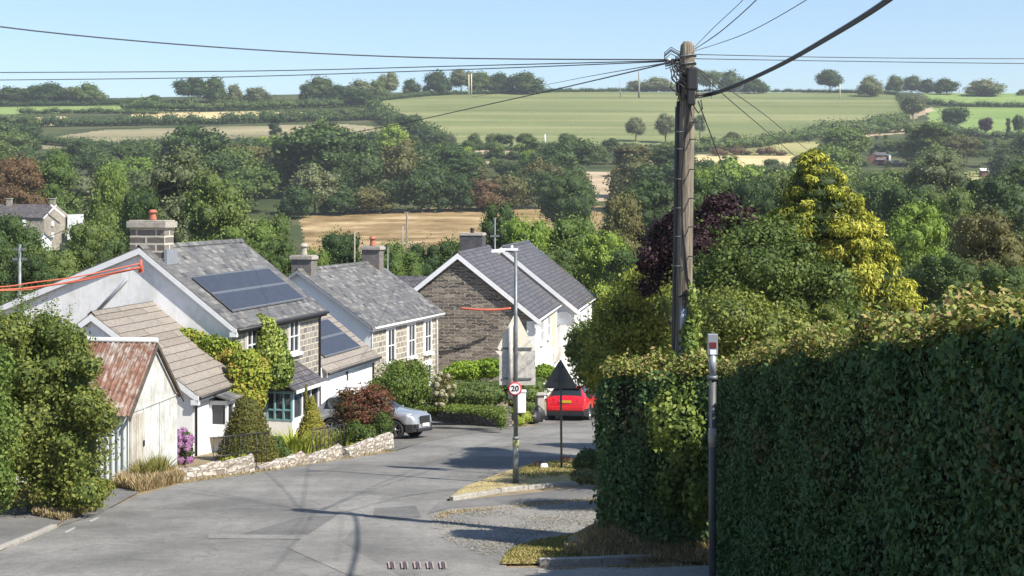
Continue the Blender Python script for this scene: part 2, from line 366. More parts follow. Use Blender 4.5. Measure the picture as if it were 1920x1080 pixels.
# near ground sheet (village slope)
mb = MB()
ys = [-60, -20, -10, 0, 5, 10, 14, 17, 20, 30, 45, 60, 80, 95.3]; xs = [-170, -90, -45, -20, -8, 0, 8, 20, 45, 90, 170]
for a in range(len(ys)-1):
    for b_ in range(len(xs)-1):
        q = [(xs[b_], ys[a]), (xs[b_+1], ys[a]), (xs[b_+1], ys[a+1]), (xs[b_], ys[a+1])]
        if ys[a] >= 60: q = [(x, y) for x, y in q]
        mb.poly([(x, y, g(x, y) if y > -20 else g(0, -19)) for x, y in q])
o = mb.build('ground', [M['dirt']]); tag(o, 'dry earth ground of the village slope', 'ground', kind='structure')
# wide apron beside the terrain fan
def sheet(name, pts, mat, dz, label, cat='road', kind='structure'):
    """flat-lying sheet: pts are pixels of its outline on the village slope"""
    import bmesh
    P = [gp(*p) if not (len(p) == 3) else Vector((p[0], p[1], 0)) for p in pts]
    bm = bmesh.new(); vs = [bm.verts.new((p.x, p.y, 0)) for p in P]; bm.faces.new(vs)
    bmesh.ops.triangulate(bm, faces=bm.faces)
    for c in (20.0, 17., 14., 10.):
        bmesh.ops.bisect_plane(bm, geom=bm.verts[:]+bm.edges[:]+bm.faces[:], plane_co=(0, c, 0), plane_no=(0, 1, 0))
    for v in bm.verts: v.co.z = g(v.co.x, v.co.y)+dz
    bmesh.ops.recalc_face_normals(bm, faces=bm.faces)
    if bm.faces and sum(f.normal.z*f.calc_area() for f in bm.faces) < 0: bmesh.ops.reverse_faces(bm, faces=bm.faces)
    me = bpy.data.meshes.new(name); bm.to_mesh(me); bm.free()
    o = link(name, me, mat); return tag(o, label, cat, kind=kind)
sheet('road', [(-8.6, 8, 0), (-8.2, 20, 0), (0, 1037), (60, 1012), (110, 990), (190, 962), (260, 930), (340, 908), (480, 888), (570, 873), (740, 848), (800, 828), (870, 815), (960, 802), (1040, 795), (1130, 790), (1250, 785), (1450, 783),
       (1450, 850), (1130, 862), (1080, 862), (1000, 872), (935, 892), (880, 912), (840, 938), (835, 944), (1130, 912), (1400, 900), (1400, 985), (1130, 992), (990, 1020), (945, 1045), (950, 1066), (1040, 1068), (1420, 1066), (8, 20, 0), (5, 8, 0)], M['road'], .02, 'worn grey road curving down through the village')
sheet('driveway', [(700, 798), (770, 776), (860, 788), (960, 797), (964, 803), (870, 816), (800, 829), (742, 846), (560, 846), (560, 815)], M['drive'], .028, 'patched tarmac driveway beside the silver car', 'driveway')
sheet('driveway', [(1000, 800), (1020, 770), (1300, 765), (1300, 790), (1130, 792)], M['drive'], .028, 'tarmac lay-by under the red car', 'driveway')
sheet('pavement', [(-9.6, 8, 0), (-9.3, 20, 0), (-120, 1100), (-120, 965), (10, 958), (150, 952), (105, 990), (0, 1036), (-8.25, 20, 0), (-8.65, 8, 0)], M['path'], .03, 'tarmac footway beside the big bush', 'pavement')
sheet('pavement', [(150, 952), (215, 915), (260, 925), (185, 966), (110, 990)], M['path'], .031, 'short strip of tarmac footway before the tin shed', 'pavement')
sheet('side_road', [(806, 967), (845, 955), (1130, 936), (1400, 925), (1400, 985), (1130, 992), (990, 1020), (950, 1048), (925, 1036), (902, 1041), (888, 1026), (862, 1030), (848, 1012), (822, 1010), (826, 995), (805, 990), (812, 978)], M['gravel'], .025, 'pale gravelly side road joining from the right', 'side road')
sheet('pavement', [(800, 966), (822, 944), (840, 942), (1130, 913), (1400, 902), (1400, 925), (1130, 936), (845, 955)], M['path'], .030, 'dark footway strip crossing the side road mouth', 'pavement')
sheet('pavement', [(1010, 1070), (1420, 1062), (9, 20, 0), (9, 14, 0), (3, 14, 0), (1000, 1110)], M['concrete'], .032, 'pale footway under the thin grey post', 'pavement')
# patches, seams and marks on the asphalt
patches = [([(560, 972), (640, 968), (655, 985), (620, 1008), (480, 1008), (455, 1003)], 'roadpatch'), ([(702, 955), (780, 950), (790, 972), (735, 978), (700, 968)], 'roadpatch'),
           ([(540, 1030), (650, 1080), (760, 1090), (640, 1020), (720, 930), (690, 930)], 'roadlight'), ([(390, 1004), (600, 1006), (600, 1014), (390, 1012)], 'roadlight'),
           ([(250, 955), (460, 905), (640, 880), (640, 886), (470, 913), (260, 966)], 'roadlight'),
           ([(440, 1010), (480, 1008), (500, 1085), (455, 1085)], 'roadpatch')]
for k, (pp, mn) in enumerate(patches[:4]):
    sheet('road_patch', pp, M[mn], .024+.001*k, ['dark four-sided patch in mid road', 'small dark patch near the side road', 'long pale trench scar running down the road', 'narrow pale scar left of the dark patch'][k], 'road patch')
mb = MB()
for k in range(5):
    x = 728+24*k
    for (a, b_, mi) in ((0, 3, 0), (4, 9, 1), (11, 13, 0)):
        mb.poly([gp(x+a-1, 1058, .046), gp(x+b_-1, 1058, .046), gp(x+b_+1, 1070, .046), gp(x+a+1, 1070, .046)], mi)
o = mb.build('road_marking', [M['chalk'], M['iron']]); tag(o, 'row of short pink and dark worn bars painted on the road', 'road marking', kind='structure')
mb = MB()
for (x0, y0, x1, y1) in ((166, 979, 182, 972), (120, 1000, 138, 991)):
    mb.poly([gp(x0, y0, .026), gp(x0+5, y0+2, .026), gp(x1+5, y1+1, .026), gp(x1, y1, .026)])
o = mb.build('edge_line', [M['chalkw']]); tag(o, 'two short worn white dashes along the left road edge', 'road marking', kind='structure')
# kerbs
def kerb(pts, label, h=.1, wd=.13, mat='concrete'):
    P = [gp(*p) if len(p) == 2 else Vector((p[0], p[1], g(p[0], p[1]))) for p in pts]; mb = MB(); up = Vector((0, 0, 1))
    Q = []
    for a, b_ in zip(P[:-1], P[1:]):
        n = max(1, int((b_-a).length/.9)); Q += [a.lerp(b_, i/n) for i in range(n)]
    Q.append(P[-1])
    for a, b_ in zip(Q[:-1], Q[1:]):
        d = (b_-a); d.z = 0; d.normalize(); n = Vector((-d.y, d.x, 0))*wd; b2 = a.lerp(b_, .985); j = Vector((0, 0, random.uniform(-.008, .008)))
        mb.hexa([a-up*.1, b2-up*.1, b2+n-up*.1, a+n-up*.1, a+up*h+j, b2+up*h+j, b2+n+up*h+j, a+n+up*h+j])
    o = mb.build('kerb', M[mat], bevel=.012); return tag(o, label, 'kerb', kind='structure')
kerb([(-8.45, 10, 0), (-8.2, 20, 0), (0, 1035), (60, 1011), (108, 990)], 'pale kerb along the left footway', .08)
kerb([(850, 940), (940, 924), (1040, 913), (1130, 906), (1300, 897)], 'low stone kerb below the lamp post verge', .1, .12)
kerb([(1012, 1062), (1130, 1059), (1330, 1050)], 'dark kerb stones below the hedge verge', .12, .14)
# ------------------------------------------------------------------ foliage tools
def cubesphere(n=4):
    V = []; Q = []
    for ax in range(3):
        for sgn in (-1, 1):
            b0 = len(V)
            for i in range(n+1):
                for j in range(n+1):
                    a = -1+2*i/n; b_ = -1+2*j/n; p = [0, 0, 0]; p[ax] = sgn; p[(ax+1) % 3] = a*sgn; p[(ax+2) % 3] = b_
                    l = math.sqrt(sum(t*t for t in p)); V.append([t/l for t in p])
            for i in range(n):
                for j in range(n):
                    a = b0+i*(n+1)+j; Q.append([a, a+n+1, a+n+2, a+1])
    return np.array(V), np.array(Q)
CSV, CSQ = cubesphere(4)
def unit(a): return a/np.maximum(np.linalg.norm(a, axis=-1, keepdims=True), 1e-9)
class Leaves:
    def __init__(s): s.V = []; s.Q = []; s.r = []; s.n = 0
    def add(s, V, Q, r):
        s.V.append(V); s.Q.append(Q+s.n); s.r.append(r); s.n += len(V)
    def leaf(s, P, Nn, size, asp=.6, jit=.7, droop=0., rnd=None, out=0., rs=None):
        rs = rs or rng; k = len(P)
        n = unit(Nn+rs.normal(0, jit, (k, 3))); t = np.cross(n, unit(rs.normal(0, 1, (k, 3)))); t = t+out*Nn; t[:, 2] -= droop; t = unit(t); b = unit(np.cross(n, t)); n = np.cross(t, b)
        sz = (size*rs.uniform(.6, 1.35, k))[:, None]; 
        a = P-t*sz*.5; c = P+t*sz*.5; f = n*sz*.10
        V = np.stack([a, P+b*sz*asp*.5+f, c, P-b*sz*asp*.5+f], 1).reshape(-1, 3)
        Q = np.arange(k*4).reshape(-1, 4)
        if rnd is None: rnd = rs.uniform(0, 1, k)
        s.add(V, Q, np.clip(rnd, 0, 1))
    def blobs(s, B, n, size, shell=(.72, 1.04), core=.8, asp=.6, jit=.7, droop=0., rough=.12, out=0., flat=1., rs=None, zmin=None):
        """B: list of (centre, radii); n leaves over all, by area; leaves inside other blobs are dropped"""
        rs = rs or rng; Cn = np.array([b[0] for b in B], float); Rr = np.array([b[1] if hasattr(b[1], '__len__') else (b[1],)*3 for b in B], float)
        ar = (Rr.prod(1))**(2/3); cnt = np.maximum(4, (n*ar/ar.sum()).astype(int))
        idx = np.repeat(np.arange(len(B)), cnt); d = unit(rs.normal(0, 1, (len(idx), 3)))
        f = rs.uniform(shell[0], shell[1], len(idx))*(1+rough*np.sin(d[:, 0]*7+idx*2)*np.cos(d[:, 1]*8+idx)+rough*.6*np.sin(d[:, 2]*11+idx*1.3))
        P = Cn[idx]+d*Rr[idx]*f[:, None]
        keep = np.ones(len(P), bool)
        for j in range(len(B)):
            q = ((P-Cn[j])/Rr[j]); keep &= ~(((q*q).sum(1) < .5) & (idx != j))
        if zmin is not None: keep &= P[:, 2] > zmin
        P = P[keep]; d = d[keep]; idx = idx[keep]
        br = rs.uniform(0, 1, len(B)); rnd = .55*rs.uniform(0, 1, len(P))+.45*br[idx]
        s.leaf(P, unit(d/Rr[idx]*Rr[idx].mean()), size, asp, jit, droop, rnd, out, rs)
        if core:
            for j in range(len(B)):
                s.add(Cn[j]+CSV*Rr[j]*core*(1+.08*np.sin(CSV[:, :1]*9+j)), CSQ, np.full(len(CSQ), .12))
    def build(s, name, mat, parent=None):
        me = quadmesh(name, np.concatenate(s.V), np.concatenate(s.Q), np.concatenate(s.r)); return link(name, me, mat, parent)
# leaf colours
L = {}
L['dark'] = leaf('dark_oak_leaves', [(.02, .04, .014), (.035, .065, .02), (.052, .09, .026), (.075, .115, .032)])
L['mid'] = leaf('ash_leaves', [(.035, .062, .018), (.06, .098, .026), (.085, .13, .034), (.11, .155, .042)])
L['light'] = leaf('light_leaves', [(.05, .085, .02), (.08, .13, .03), (.11, .165, .04), (.14, .19, .05)])
L['bright'] = leaf('bright_maple_leaves', [(.07, .12, .02), (.11, .18, .03), (.15, .23, .04), (.19, .27, .055)])
L['olive'] = leaf('olive_leaves', [(.05, .055, .022), (.08, .085, .03), (.10, .11, .038), (.13, .13, .05)])
L['greyg'] = leaf('grey_willow_leaves', [(.06, .08, .04), (.09, .115, .055), (.12, .145, .07), (.15, .17, .09)])
L['brown'] = leaf('rusty_leaves', [(.09, .055, .028), (.13, .08, .04), (.165, .10, .05), (.12, .11, .04)], gain=(1.1, 1.1, 1.1))
L['purple'] = leaf('purple_beech_leaves', [(.02, .010, .014), (.035, .016, .022), (.055, .024, .030), (.10, .055, .065)], tr=.1, gain=(1, 1, 1))
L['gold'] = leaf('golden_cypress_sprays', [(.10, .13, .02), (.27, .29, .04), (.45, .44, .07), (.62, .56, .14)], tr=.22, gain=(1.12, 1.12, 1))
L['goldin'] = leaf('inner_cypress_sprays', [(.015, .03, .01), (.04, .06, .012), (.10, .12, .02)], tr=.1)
L['hedge'] = leaf('hedge_leaves', [(.012, .026, .012), (.02, .042, .018), (.032, .062, .024), (.045, .078, .028), (.028, .055, .022), (.07, .06, .028)], tr=.15, spec=.15, gain=(2.5, 2.35, 2.2))
L['hedgetop'] = leaf('hedge_top_leaves', [(.045, .07, .022), (.09, .13, .03), (.14, .18, .045), (.24, .24, .08), (.26, .19, .10), (.10, .15, .035), (.22, .24, .07)], tr=.2)
L['ivy'] = leaf('ivy_leaves', [(.035, .065, .018), (.075, .125, .03), (.14, .20, .045), (.25, .31, .09)], tr=.2, rough=.4)
L['creeper'] = leaf('creeper_leaves', [(.08, .13, .02), (.13, .2, .03), (.2, .26, .04), (.28, .26, .05), (.24, .14, .04)], tr=.25, gain=(1.1, 1.1, 1))
L['topiary'] = leaf('yew_leaves', [(.05, .06, .018), (.08, .09, .022), (.11, .11, .028), (.15, .14, .04)])
L['goldtop'] = leaf('golden_yew_leaves', [(.10, .11, .02), (.17, .17, .03), (.24, .22, .045), (.3, .27, .07)])
L['redshrub'] = leaf('red_berry_leaves', [(.08, .035, .022), (.13, .05, .032), (.22, .07, .04), (.12, .09, .04), (.06, .075, .03), (.09, .06, .03)], gain=(1, 1, 1))
L['hyd'] = leaf('hydrangea_petals', [(.30, .12, .28), (.40, .2, .4), (.48, .28, .48), (.36, .18, .38)], tr=.2, gain=(1, 1, 1))
L['bushy'] = leaf('bush_leaves', [(.04, .065, .018), (.075, .11, .028), (.12, .155, .036), (.17, .19, .05)], tr=.25)
L['sunny'] = leaf('yellow_green_leaves', [(.06, .085, .02), (.11, .15, .03), (.16, .205, .045), (.21, .24, .06)], tr=.28)
L['privet'] = leaf('privet_leaves', [(.05, .085, .02), (.08, .13, .028), (.12, .17, .035), (.17, .2, .045)], tr=.25)
L['laurel'] = leaf('laurel_leaves', [(.09, .16, .02), (.15, .25, .03), (.22, .34, .04), (.28, .4, .06)], tr=.3, gain=(1, 1, 1))
L['straw'] = leaf('dry_grass_blades', [(.22, .17, .08), (.34, .27, .14), (.45, .37, .22), (.16, .15, .06)], tr=.25, gain=(1, 1, 1))
L['grass'] = leaf('green_grass_blades', [(.07, .10, .02), (.12, .14, .03), (.2, .19, .06), (.3, .25, .1)], tr=.25)
L['flower'] = leaf('cream_flower_heads', [(.45, .42, .28), (.55, .52, .36), (.5, .4, .25)], tr=.2, gain=(1, 1, 1))
L['strap'] = leaf('strap_leaves', [(.14, .2, .03), (.22, .27, .05), (.3, .33, .08)], tr=.3)

# ------------------------------------------------------------------ tree patterns: unit height, unit crown width, copied and scaled
def crown_blobs(rs, kind, nb):
    B = []
    for i in range(nb):
        if kind == 'round':
            d = unit(rs.normal(0, 1, 3)); d[2] = d[2]*.9+.05; r = rs.uniform(.13, .21)
            c = np.array([d[0]*.33, d[1]*.33, .56+d[2]*.30]); B.append((c, (r*1.1, r*1.1, r*.85)))
        elif kind == 'tall':
            z = rs.uniform(.2, .93); rad = .42*math.sqrt(max(0, 1-((z-.5)/.52)**2))*rs.uniform(.5, .85); a = rs.uniform(0, 6.28); r = rs.uniform(.10, .16)
            B.append((np.array([rad*math.cos(a), rad*math.sin(a), z]), (r*1.3, r*1.3, r)))
        elif kind == 'cone':
            z = rs.uniform(.1, .93); rad = .42*(1-z)+.02; a = rs.uniform(0, 6.28); r = .04+.12*(1-z)
            B.append((np.array([rad*.75*math.cos(a), rad*.75*math.sin(a), z]), (r*1.5, r*1.5, r)))
        elif kind == 'flat':
            a = rs.uniform(0, 6.28); q = math.sqrt(rs.uniform(0, 1)); z = .68+.22*(1-q*q)*rs.uniform(.3, 1); r = rs.uniform(.11, .18)
            B.append((np.array([.38*q*math.cos(a), .38*q*math.sin(a), z-.1*q]), (r*1.2, r*1.2, r*.8)))
        elif kind == 'bush':
            a = rs.uniform(0, 6.28); q = math.sqrt(rs.uniform(0, 1)); z = .1+.68*math.sqrt(max(0, 1-q*q))*rs.uniform(.4, 1); r = rs.uniform(.14, .22)
            B.append((np.array([.36*q*math.cos(a), .36*q*math.sin(a), z]), (r*1.1, r*1.1, r)))
    if kind == 'round': B.append((np.array([0, 0, .54]), (.33, .33, .30)))
    if kind == 'tall': B.append((np.array([0, 0, .52]), (.28, .28, .4)))
    if kind == 'cone': B.append((np.array([0, 0, .38]), (.2, .2, .34)))
    if kind == 'bush': B.append((np.array([0, 0, .34]), (.34, .34, .34)))
    return B
def trunk_mesh(name, rs, top=.62, r=.028, limbs=5):
    mb = MB(); mb.tube([(0, 0, -.06), (0, 0, .05), (.01, .01, .25), (.0, .02, .45), (.01, .0, top)], [r*1.35, r, r*.8, r*.6, r*.25], 7)
    for k in range(limbs):
        a = 6.28*k/limbs+rs.uniform(-.4, .4); z = rs.uniform(.22, .45); q = rs.uniform(.2, .33)
        mb.tube([(0, 0, z), (math.cos(a)*q*.5, math.sin(a)*q*.5, z+.12), (math.cos(a)*q, math.sin(a)*q, z+.26)], [r*.45, r*.3, r*.12], 5)
    me = bpy.data.meshes.new(name); me.from_pydata(mb.v, [], mb.f); me.polygons.foreach_set('use_smooth', mb.sm); me.update(); return me
PRO = {}
def proto(key, kind, nb, n, size, seed, core=.66, droop=0., asp=.7):
    rs = np.random.default_rng(seed); lv = Leaves(); A = {'tall': 2.0, 'cone': 1.7, 'round': 1.2, 'bush': 1.15}.get(kind, 1.0); cb = crown_blobs(rs, kind, nb)
    Bs = [(np.array([c[0], c[1], c[2]*A]), (r[0], r[1], r[2]*(A if i == len(cb)-1 and kind != 'flat' else 1.05))) for i, (c, r) in enumerate(cb)]
    lv.blobs(Bs, n, size, core=core, rs=rs, droop=droop, asp=asp, zmin=.02, jit=1.0, shell=(.62, 1.16), rough=.16)
    for v_ in lv.V: v_[:, 2] /= A
    me = quadmesh('crown', np.concatenate(lv.V), np.concatenate(lv.Q), np.concatenate(lv.r)); me.materials.append(L['mid'])
    tm = trunk_mesh('trunk', rs); tm.materials.append(M['bark']); PRO[key] = (me, tm)
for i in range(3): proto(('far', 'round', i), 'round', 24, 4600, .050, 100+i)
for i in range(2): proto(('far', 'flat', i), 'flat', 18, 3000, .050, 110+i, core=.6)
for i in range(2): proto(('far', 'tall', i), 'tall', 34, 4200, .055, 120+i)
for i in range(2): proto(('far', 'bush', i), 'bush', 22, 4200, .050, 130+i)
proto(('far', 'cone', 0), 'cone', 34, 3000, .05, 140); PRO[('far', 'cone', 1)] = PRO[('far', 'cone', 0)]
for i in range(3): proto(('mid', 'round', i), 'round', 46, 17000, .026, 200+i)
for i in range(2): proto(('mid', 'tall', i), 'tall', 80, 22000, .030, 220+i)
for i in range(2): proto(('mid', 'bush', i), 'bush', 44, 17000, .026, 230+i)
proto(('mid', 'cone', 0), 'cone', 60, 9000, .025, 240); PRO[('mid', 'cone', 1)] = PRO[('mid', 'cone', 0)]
NV = {'round': 3, 'flat': 2, 'tall': 2, 'bush': 2, 'cone': 2}
def tree(loc, h, wd, kind, col, label, group=None, lod='far', cat='tree', name='broadleaf_tree', trunk=True, bark='bark'):
    me, tm = PRO[(lod, kind if (lod, kind, 0) in PRO else 'round', random.randrange(NV[kind]) if (lod, kind, 0) in PRO else 0)]
    rz = random.uniform(0, 6.28)
    if lod == 'far' and not trunk:
        o = bpy.data.objects.new(name, me); C.objects.link(o); o.location = loc; o.scale = (wd, wd, h); o.rotation_euler = (0, 0, rz)
        o.material_slots[0].link = 'OBJECT'; o.material_slots[0].material = L[col]; return tag(o, label, cat, group)
    r = empty(name, loc, rz, label, cat, group); r.scale = (wd, wd, h)
    c = bpy.data.objects.new('crown', me); C.objects.link(c); c.parent = r; c.material_slots[0].link = 'OBJECT'; c.material_slots[0].material = L[col]
    t = bpy.data.objects.new('trunk', tm); C.objects.link(t); t.parent = r; t.material_slots[0].link = 'OBJECT'; t.material_slots[0].material = M[bark]
    t.scale = (h/wd*.8, h/wd*.8, 1)
    return r
def pxtree(px, ytop, wpx, d, kind, col, label, group=None, lod='mid', cat='tree', name='broadleaf_tree', bark='bark', trunk=True):
    """tree standing on the ground at distance d, its top and width as measured"""
    x = (px-960)/F*d; z = g(x, d); h = -(ytop-HZ)/F*d-z; kind = 'tall' if kind in ('round', 'bush') and h > 1.55*wpx/F*d else kind; return tree((x, d, z), h/.96, wpx/F*d/.96, kind, col, label, group, lod, cat, name, trunk=trunk, bark=bark)
# ------------------------------------------------------------------ buildings
class House:
    """local axes: x along the ridge (away), y to the left away from the road, z up; origin at the near right wall corner"""
    def __init__(s, name, px, py, d, vpx, label, zg=None, cat='house'):
        E = S(px, py, d); s.a = math.atan((vpx-960)/F); s.E = E; s.zb = g(E.x, E.y)-.4 if zg is None else zg
        s.root = empty(name, (E.x, E.y, s.zb), math.pi/2-s.a, label, cat); s.ez = E.z-s.zb
        s.Mi = (Matrix.Translation((E.x, E.y, s.zb)) @ Matrix.Rotation(math.pi/2-s.a, 4, 'Z')).inverted()
    def loc(s, p): return s.Mi @ Vector(p)
    def zl(s, z): return z-s.zb
    def onslope(s, px, py, ez, k):    # local point on the right roof slope z = ez + k*y under a pixel
        o = s.Mi @ Vector((0, 0, 0)); d = (s.Mi @ S(px, py, 100))-o
        t = (ez+k*o.y-o.z)/(d.z-k*d.y); return o+d*t
def walls(H, L0, L1, W, rise, wr, ez, mats, left_ez=None, right_mi=0, gable_mi=1, name='wall', W2=None):
    """pitched block from L0 to L1; right wall at y=0 (eaves ez), ridge at y=wr, left wall at y=W (eaves left_ez)"""
    le = ez if left_ez is None else left_ez; mb = MB()
    A = [(L0, 0, 0), (L0, 0, ez), (L0, wr, ez+rise), (L0, W, le), (L0, W, 0)]; B = [(L1, y, z) for _, y, z in A]
    mb.poly(A, gable_mi); mb.poly(list(reversed(B)), gable_mi)
    for i in range(4): mb.poly([A[i], B[i], B[i+1], A[i+1]], right_mi if i == 0 else gable_mi)
    return mb.build(name, mats, H.root)
def roof(H, L0, L1, W, rise, wr, ez, mat, left_ez=None, og=.18, oe=.22, th=.09, lift=.04, ridge=True, ogf=None, name='roof', soft=.0):
    le = ez if left_ez is None else left_ez; ogf = og if ogf is None else ogf
    k = rise/wr; k2 = (ez+rise-le)/(W-wr); mb = MB(); a = L0-og; b = L1+ogf; zr = ez+rise+lift
    n = 24
    for side in (0, 1):
        for i in range(n):
            x0 = a+(b-a)*i/n; x1 = a+(b-a)*(i+1)/n
            for j in range(1):
                f0 = random.uniform(-soft, soft)
                if side == 0: y0, z0, y1, z1 = -oe, ez-oe*k+lift, wr, zr
                else: y0, z0, y1, z1 = W+oe, le-oe*k2+lift, wr, zr
                mb.poly([(x0, y0, z0), (x1, y0, z0), (x1, y1, z1), (x0, y1, z1)])
        y0, z0 = (-oe, ez-oe*k+lift) if side == 0 else (W+oe, le-oe*k2+lift)
        mb.poly([(a, y0, z0-th), (b, y0, z0-th), (b, wr, zr-th), (a, wr, zr-th)])
        mb.poly([(a, y0, z0-th), (b, y0, z0-th), (b, y0, z0), (a, y0, z0)])
        for x in (a, b): mb.poly([(x, y0, z0-th), (x, wr, zr-th), (x, wr, zr), (x, y0, z0)])
    r = mb.build(name, [mat], H.root)
    if ridge:
        m2 = MB(); m = int((b-a)/.45)
        for i in range(m):
            x0 = a+(b-a)*i/m; x1 = a+(b-a)*(i+1)/m-.012; q = .15; dz = random.uniform(0, .01)
            m2.poly([(x0, wr-q, zr-q*k+.03+dz), (x1, wr-q, zr-q*k+.03+dz), (x1, wr, zr+.06+dz), (x0, wr, zr+.06+dz)]); m2.poly([(x0, wr+q, zr-q*k2+.03+dz), (x1, wr+q, zr-q*k2+.03+dz), (x1, wr, zr+.06+dz), (x0, wr, zr+.06+dz)])
        o = m2.build('ridge_tiles', [mat], r)
    return r
def barge(H, L, W, rise, wr, ez, left_ez=None, mat='trim', dep=.2, oe=.24, th=.035, lift=.0, trim=True):
    le = ez if left_ez is None else left_ez; k = rise/wr; k2 = (ez+rise-le)/(W-wr); zr = ez+rise+lift+.0
    for side in (0, 1):
        y0, z0 = (-oe, ez-oe*k+lift) if side == 0 else (W+oe, le-oe*k2+lift); mb = MB()
        P = [(y0, z0-dep), (wr, zr-dep*1.05), (wr, zr), (y0, z0)]
        A = [(L-th, y, z) for y, z in P]; B = [(L, y, z) for y, z in P]
        mb.hexa([A[0], B[0], B[1], A[1], A[3], B[3], B[2], A[2]])
        if side == 0: mb.box(L-th, L+.1, y0, .02, z0-dep-.06, z0-dep+.10)
        mb.build('barge_board', [M[mat]], H.root)
def gutter(H, L0, L1, ez, k, oe=.22, mat='trim', fascia='trim'):
    mb = MB(); z = ez-oe*k; mb.tube([(L0, -oe-.05, z-.06), (L1, -oe-.05, z-.07)], .055, 8); mb.build('gutter', [M[mat]], H.root)
    mb = MB(); mb.box(L0, L1, -oe+.005, -oe+.03, z-.2, z-.055); mb.build('fascia', [M[fascia]], H.root)
def window(H, L0, L1, z0, z1, mat='trim', sill=True, rec=.0, mull=1, trans=1, sill_mat='trim', dep=.05, surround=None):
    """window on the road wall (y=0); frame a little proud, pane set back, z local"""
    f = MB(); w_ = .06; y = -.012
    f.box(L0, L0+w_, y-dep, y+.02, z0, z1); f.box(L1-w_, L1, y-dep, y+.02, z0, z1); f.box(L0+w_, L1-w_, y-dep, y+.02, z1-w_, z1); f.box(L0+w_, L1-w_, y-dep, y+.02, z0, z0+w_)
    for i in range(mull): x = L0+(L1-L0)*(i+1)/(mull+1); f.box(x-.02, x+.02, y-dep+.004, y+.016, z0+w_, z1-w_)
    for i in range(trans): z = z0+(z1-z0)*(i+1)/(trans+1); f.box(L0+w_, L1-w_, y-dep+.008, y+.012, z-.02, z+.02)
    fr = f.build('window', [M[mat]], H.root); p = MB(); p.box(L0+w_*.5, L1-w_*.5, y-.008, y+.002, z0+.02, z1-.02); p.build('pane', [M['glass']], fr)
    if sill: s = MB(); s.box(L0-.1, L1+.1, -.17, -.002, z0-.12, z0-.004); s.build('sill', [M[sill_mat]], fr)
    if surround:
        s = MB(); s.box(L0-.16, L0-.004, -.03, -.003, z0-.1, z1+.2); s.box(L1+.004, L1+.16, -.03, -.003, z0-.1, z1+.2); s.box(L0-.004, L1+.004, -.03, -.003, z1+.004, z1+.2); s.build('surround', [M[surround]], fr)
    return fr
def chimney(H, x0, x1, y0, y1, z0, z1, mat, cap=.08, caph=.14, pots=((.5, .5),), poth=.4, potr=.13, flash=True, potmat='pot', bands=False):
    mb = MB(); mb.box(x0, x1, y0, y1, z0, z1); c = mb.build('chimney', [M[mat]], H.root)
    mb = MB(); mb.box(x0-cap, x1+cap, y0-cap, y1+cap, z1+.001, z1+caph); mb.box(x0-cap*.4, x1+cap*.4, y0-cap*.4, y1+cap*.4, z1+caph+.001, z1+caph+.05); mb.build('chimney_cap', [M['capstone']], c, bevel=.02)
    for px_, py_ in pots:
        mb = MB(); cx = x0+(x1-x0)*px_; cy = y0+(y1-y0)*py_
        mb.lathe([(potr*.2, 0), (potr*1.05, 0), (potr, .05), (potr*.8, poth*.55), (potr*.85, poth*.7), (potr*1.25, poth*.74), (potr*1.25, poth*.82), (potr*.9, poth*.86), (potr*.95, poth), (potr*.4, poth*1.03), (.001, poth*1.03)], (cx, cy, z1+caph+.05), 14)
        mb.build('chimney_pot', [M[potmat]], c)
    return c
def solar(H, corners, ez, k, rows=2, cols=3, name='solar_panel'):
    """corners: four pixels (top left, top right, bottom right, bottom left) on the right slope"""
    P = [H.onslope(x, y, ez+.16, k) for x, y in corners]
    L0 = (P[0].x+P[3].x)/2; L1 = (P[1].x+P[2].x)/2; yt = (P[0].y+P[1].y)/2; yb = (P[2].y+P[3].y)/2
    for r in range(rows):
        a = yb+(yt-yb)*r/rows; b_ = yb+(yt-yb)*(r+1)/rows-.02
        for c in range(cols):
            x0 = L0+(L1-L0)*c/cols; x1 = L0+(L1-L0)*(c+1)/cols-.012
            mb = MB(); q = [(x0, a), (x1, a), (x1, b_), (x0, b_)]
            mb.hexa([(x, y, ez+.10+k*y) for x, y in q]+[(x, y, ez+.15+k*y) for x, y in q]); fr = mb.build(name, [M['solframe']], H.root)
            e = .035; q = [(x0+.012, a+e), (x1-.012, a+e), (x1-.012, b_-e), (x0+.012, b_-e)]
            mb = MB(); mb.poly([(x, y, ez+.154+k*y) for x, y in q]); mb.build('cells', [M['solar']], fr)
M['solar'] = bricks('solar_cells', [(.035, .040, .055), (.042, .047, .062)], (.06, .066, .08), .17, .17, .004, off=0, rough=.38, bm=0, stain=0)
M['solframe'] = plain('solar_frame', (.22, .23, .25), .4, .5)
def downpipe(H, x, y, z0, z1, mat='black', kick=.2):
    mb = MB(); mb.tube([(x, y-kick, z1), (x, y-.06, z1-.3), (x, y-.06, z0)], .04, 8); mb.build('downpipe', [M[mat]], H.root)

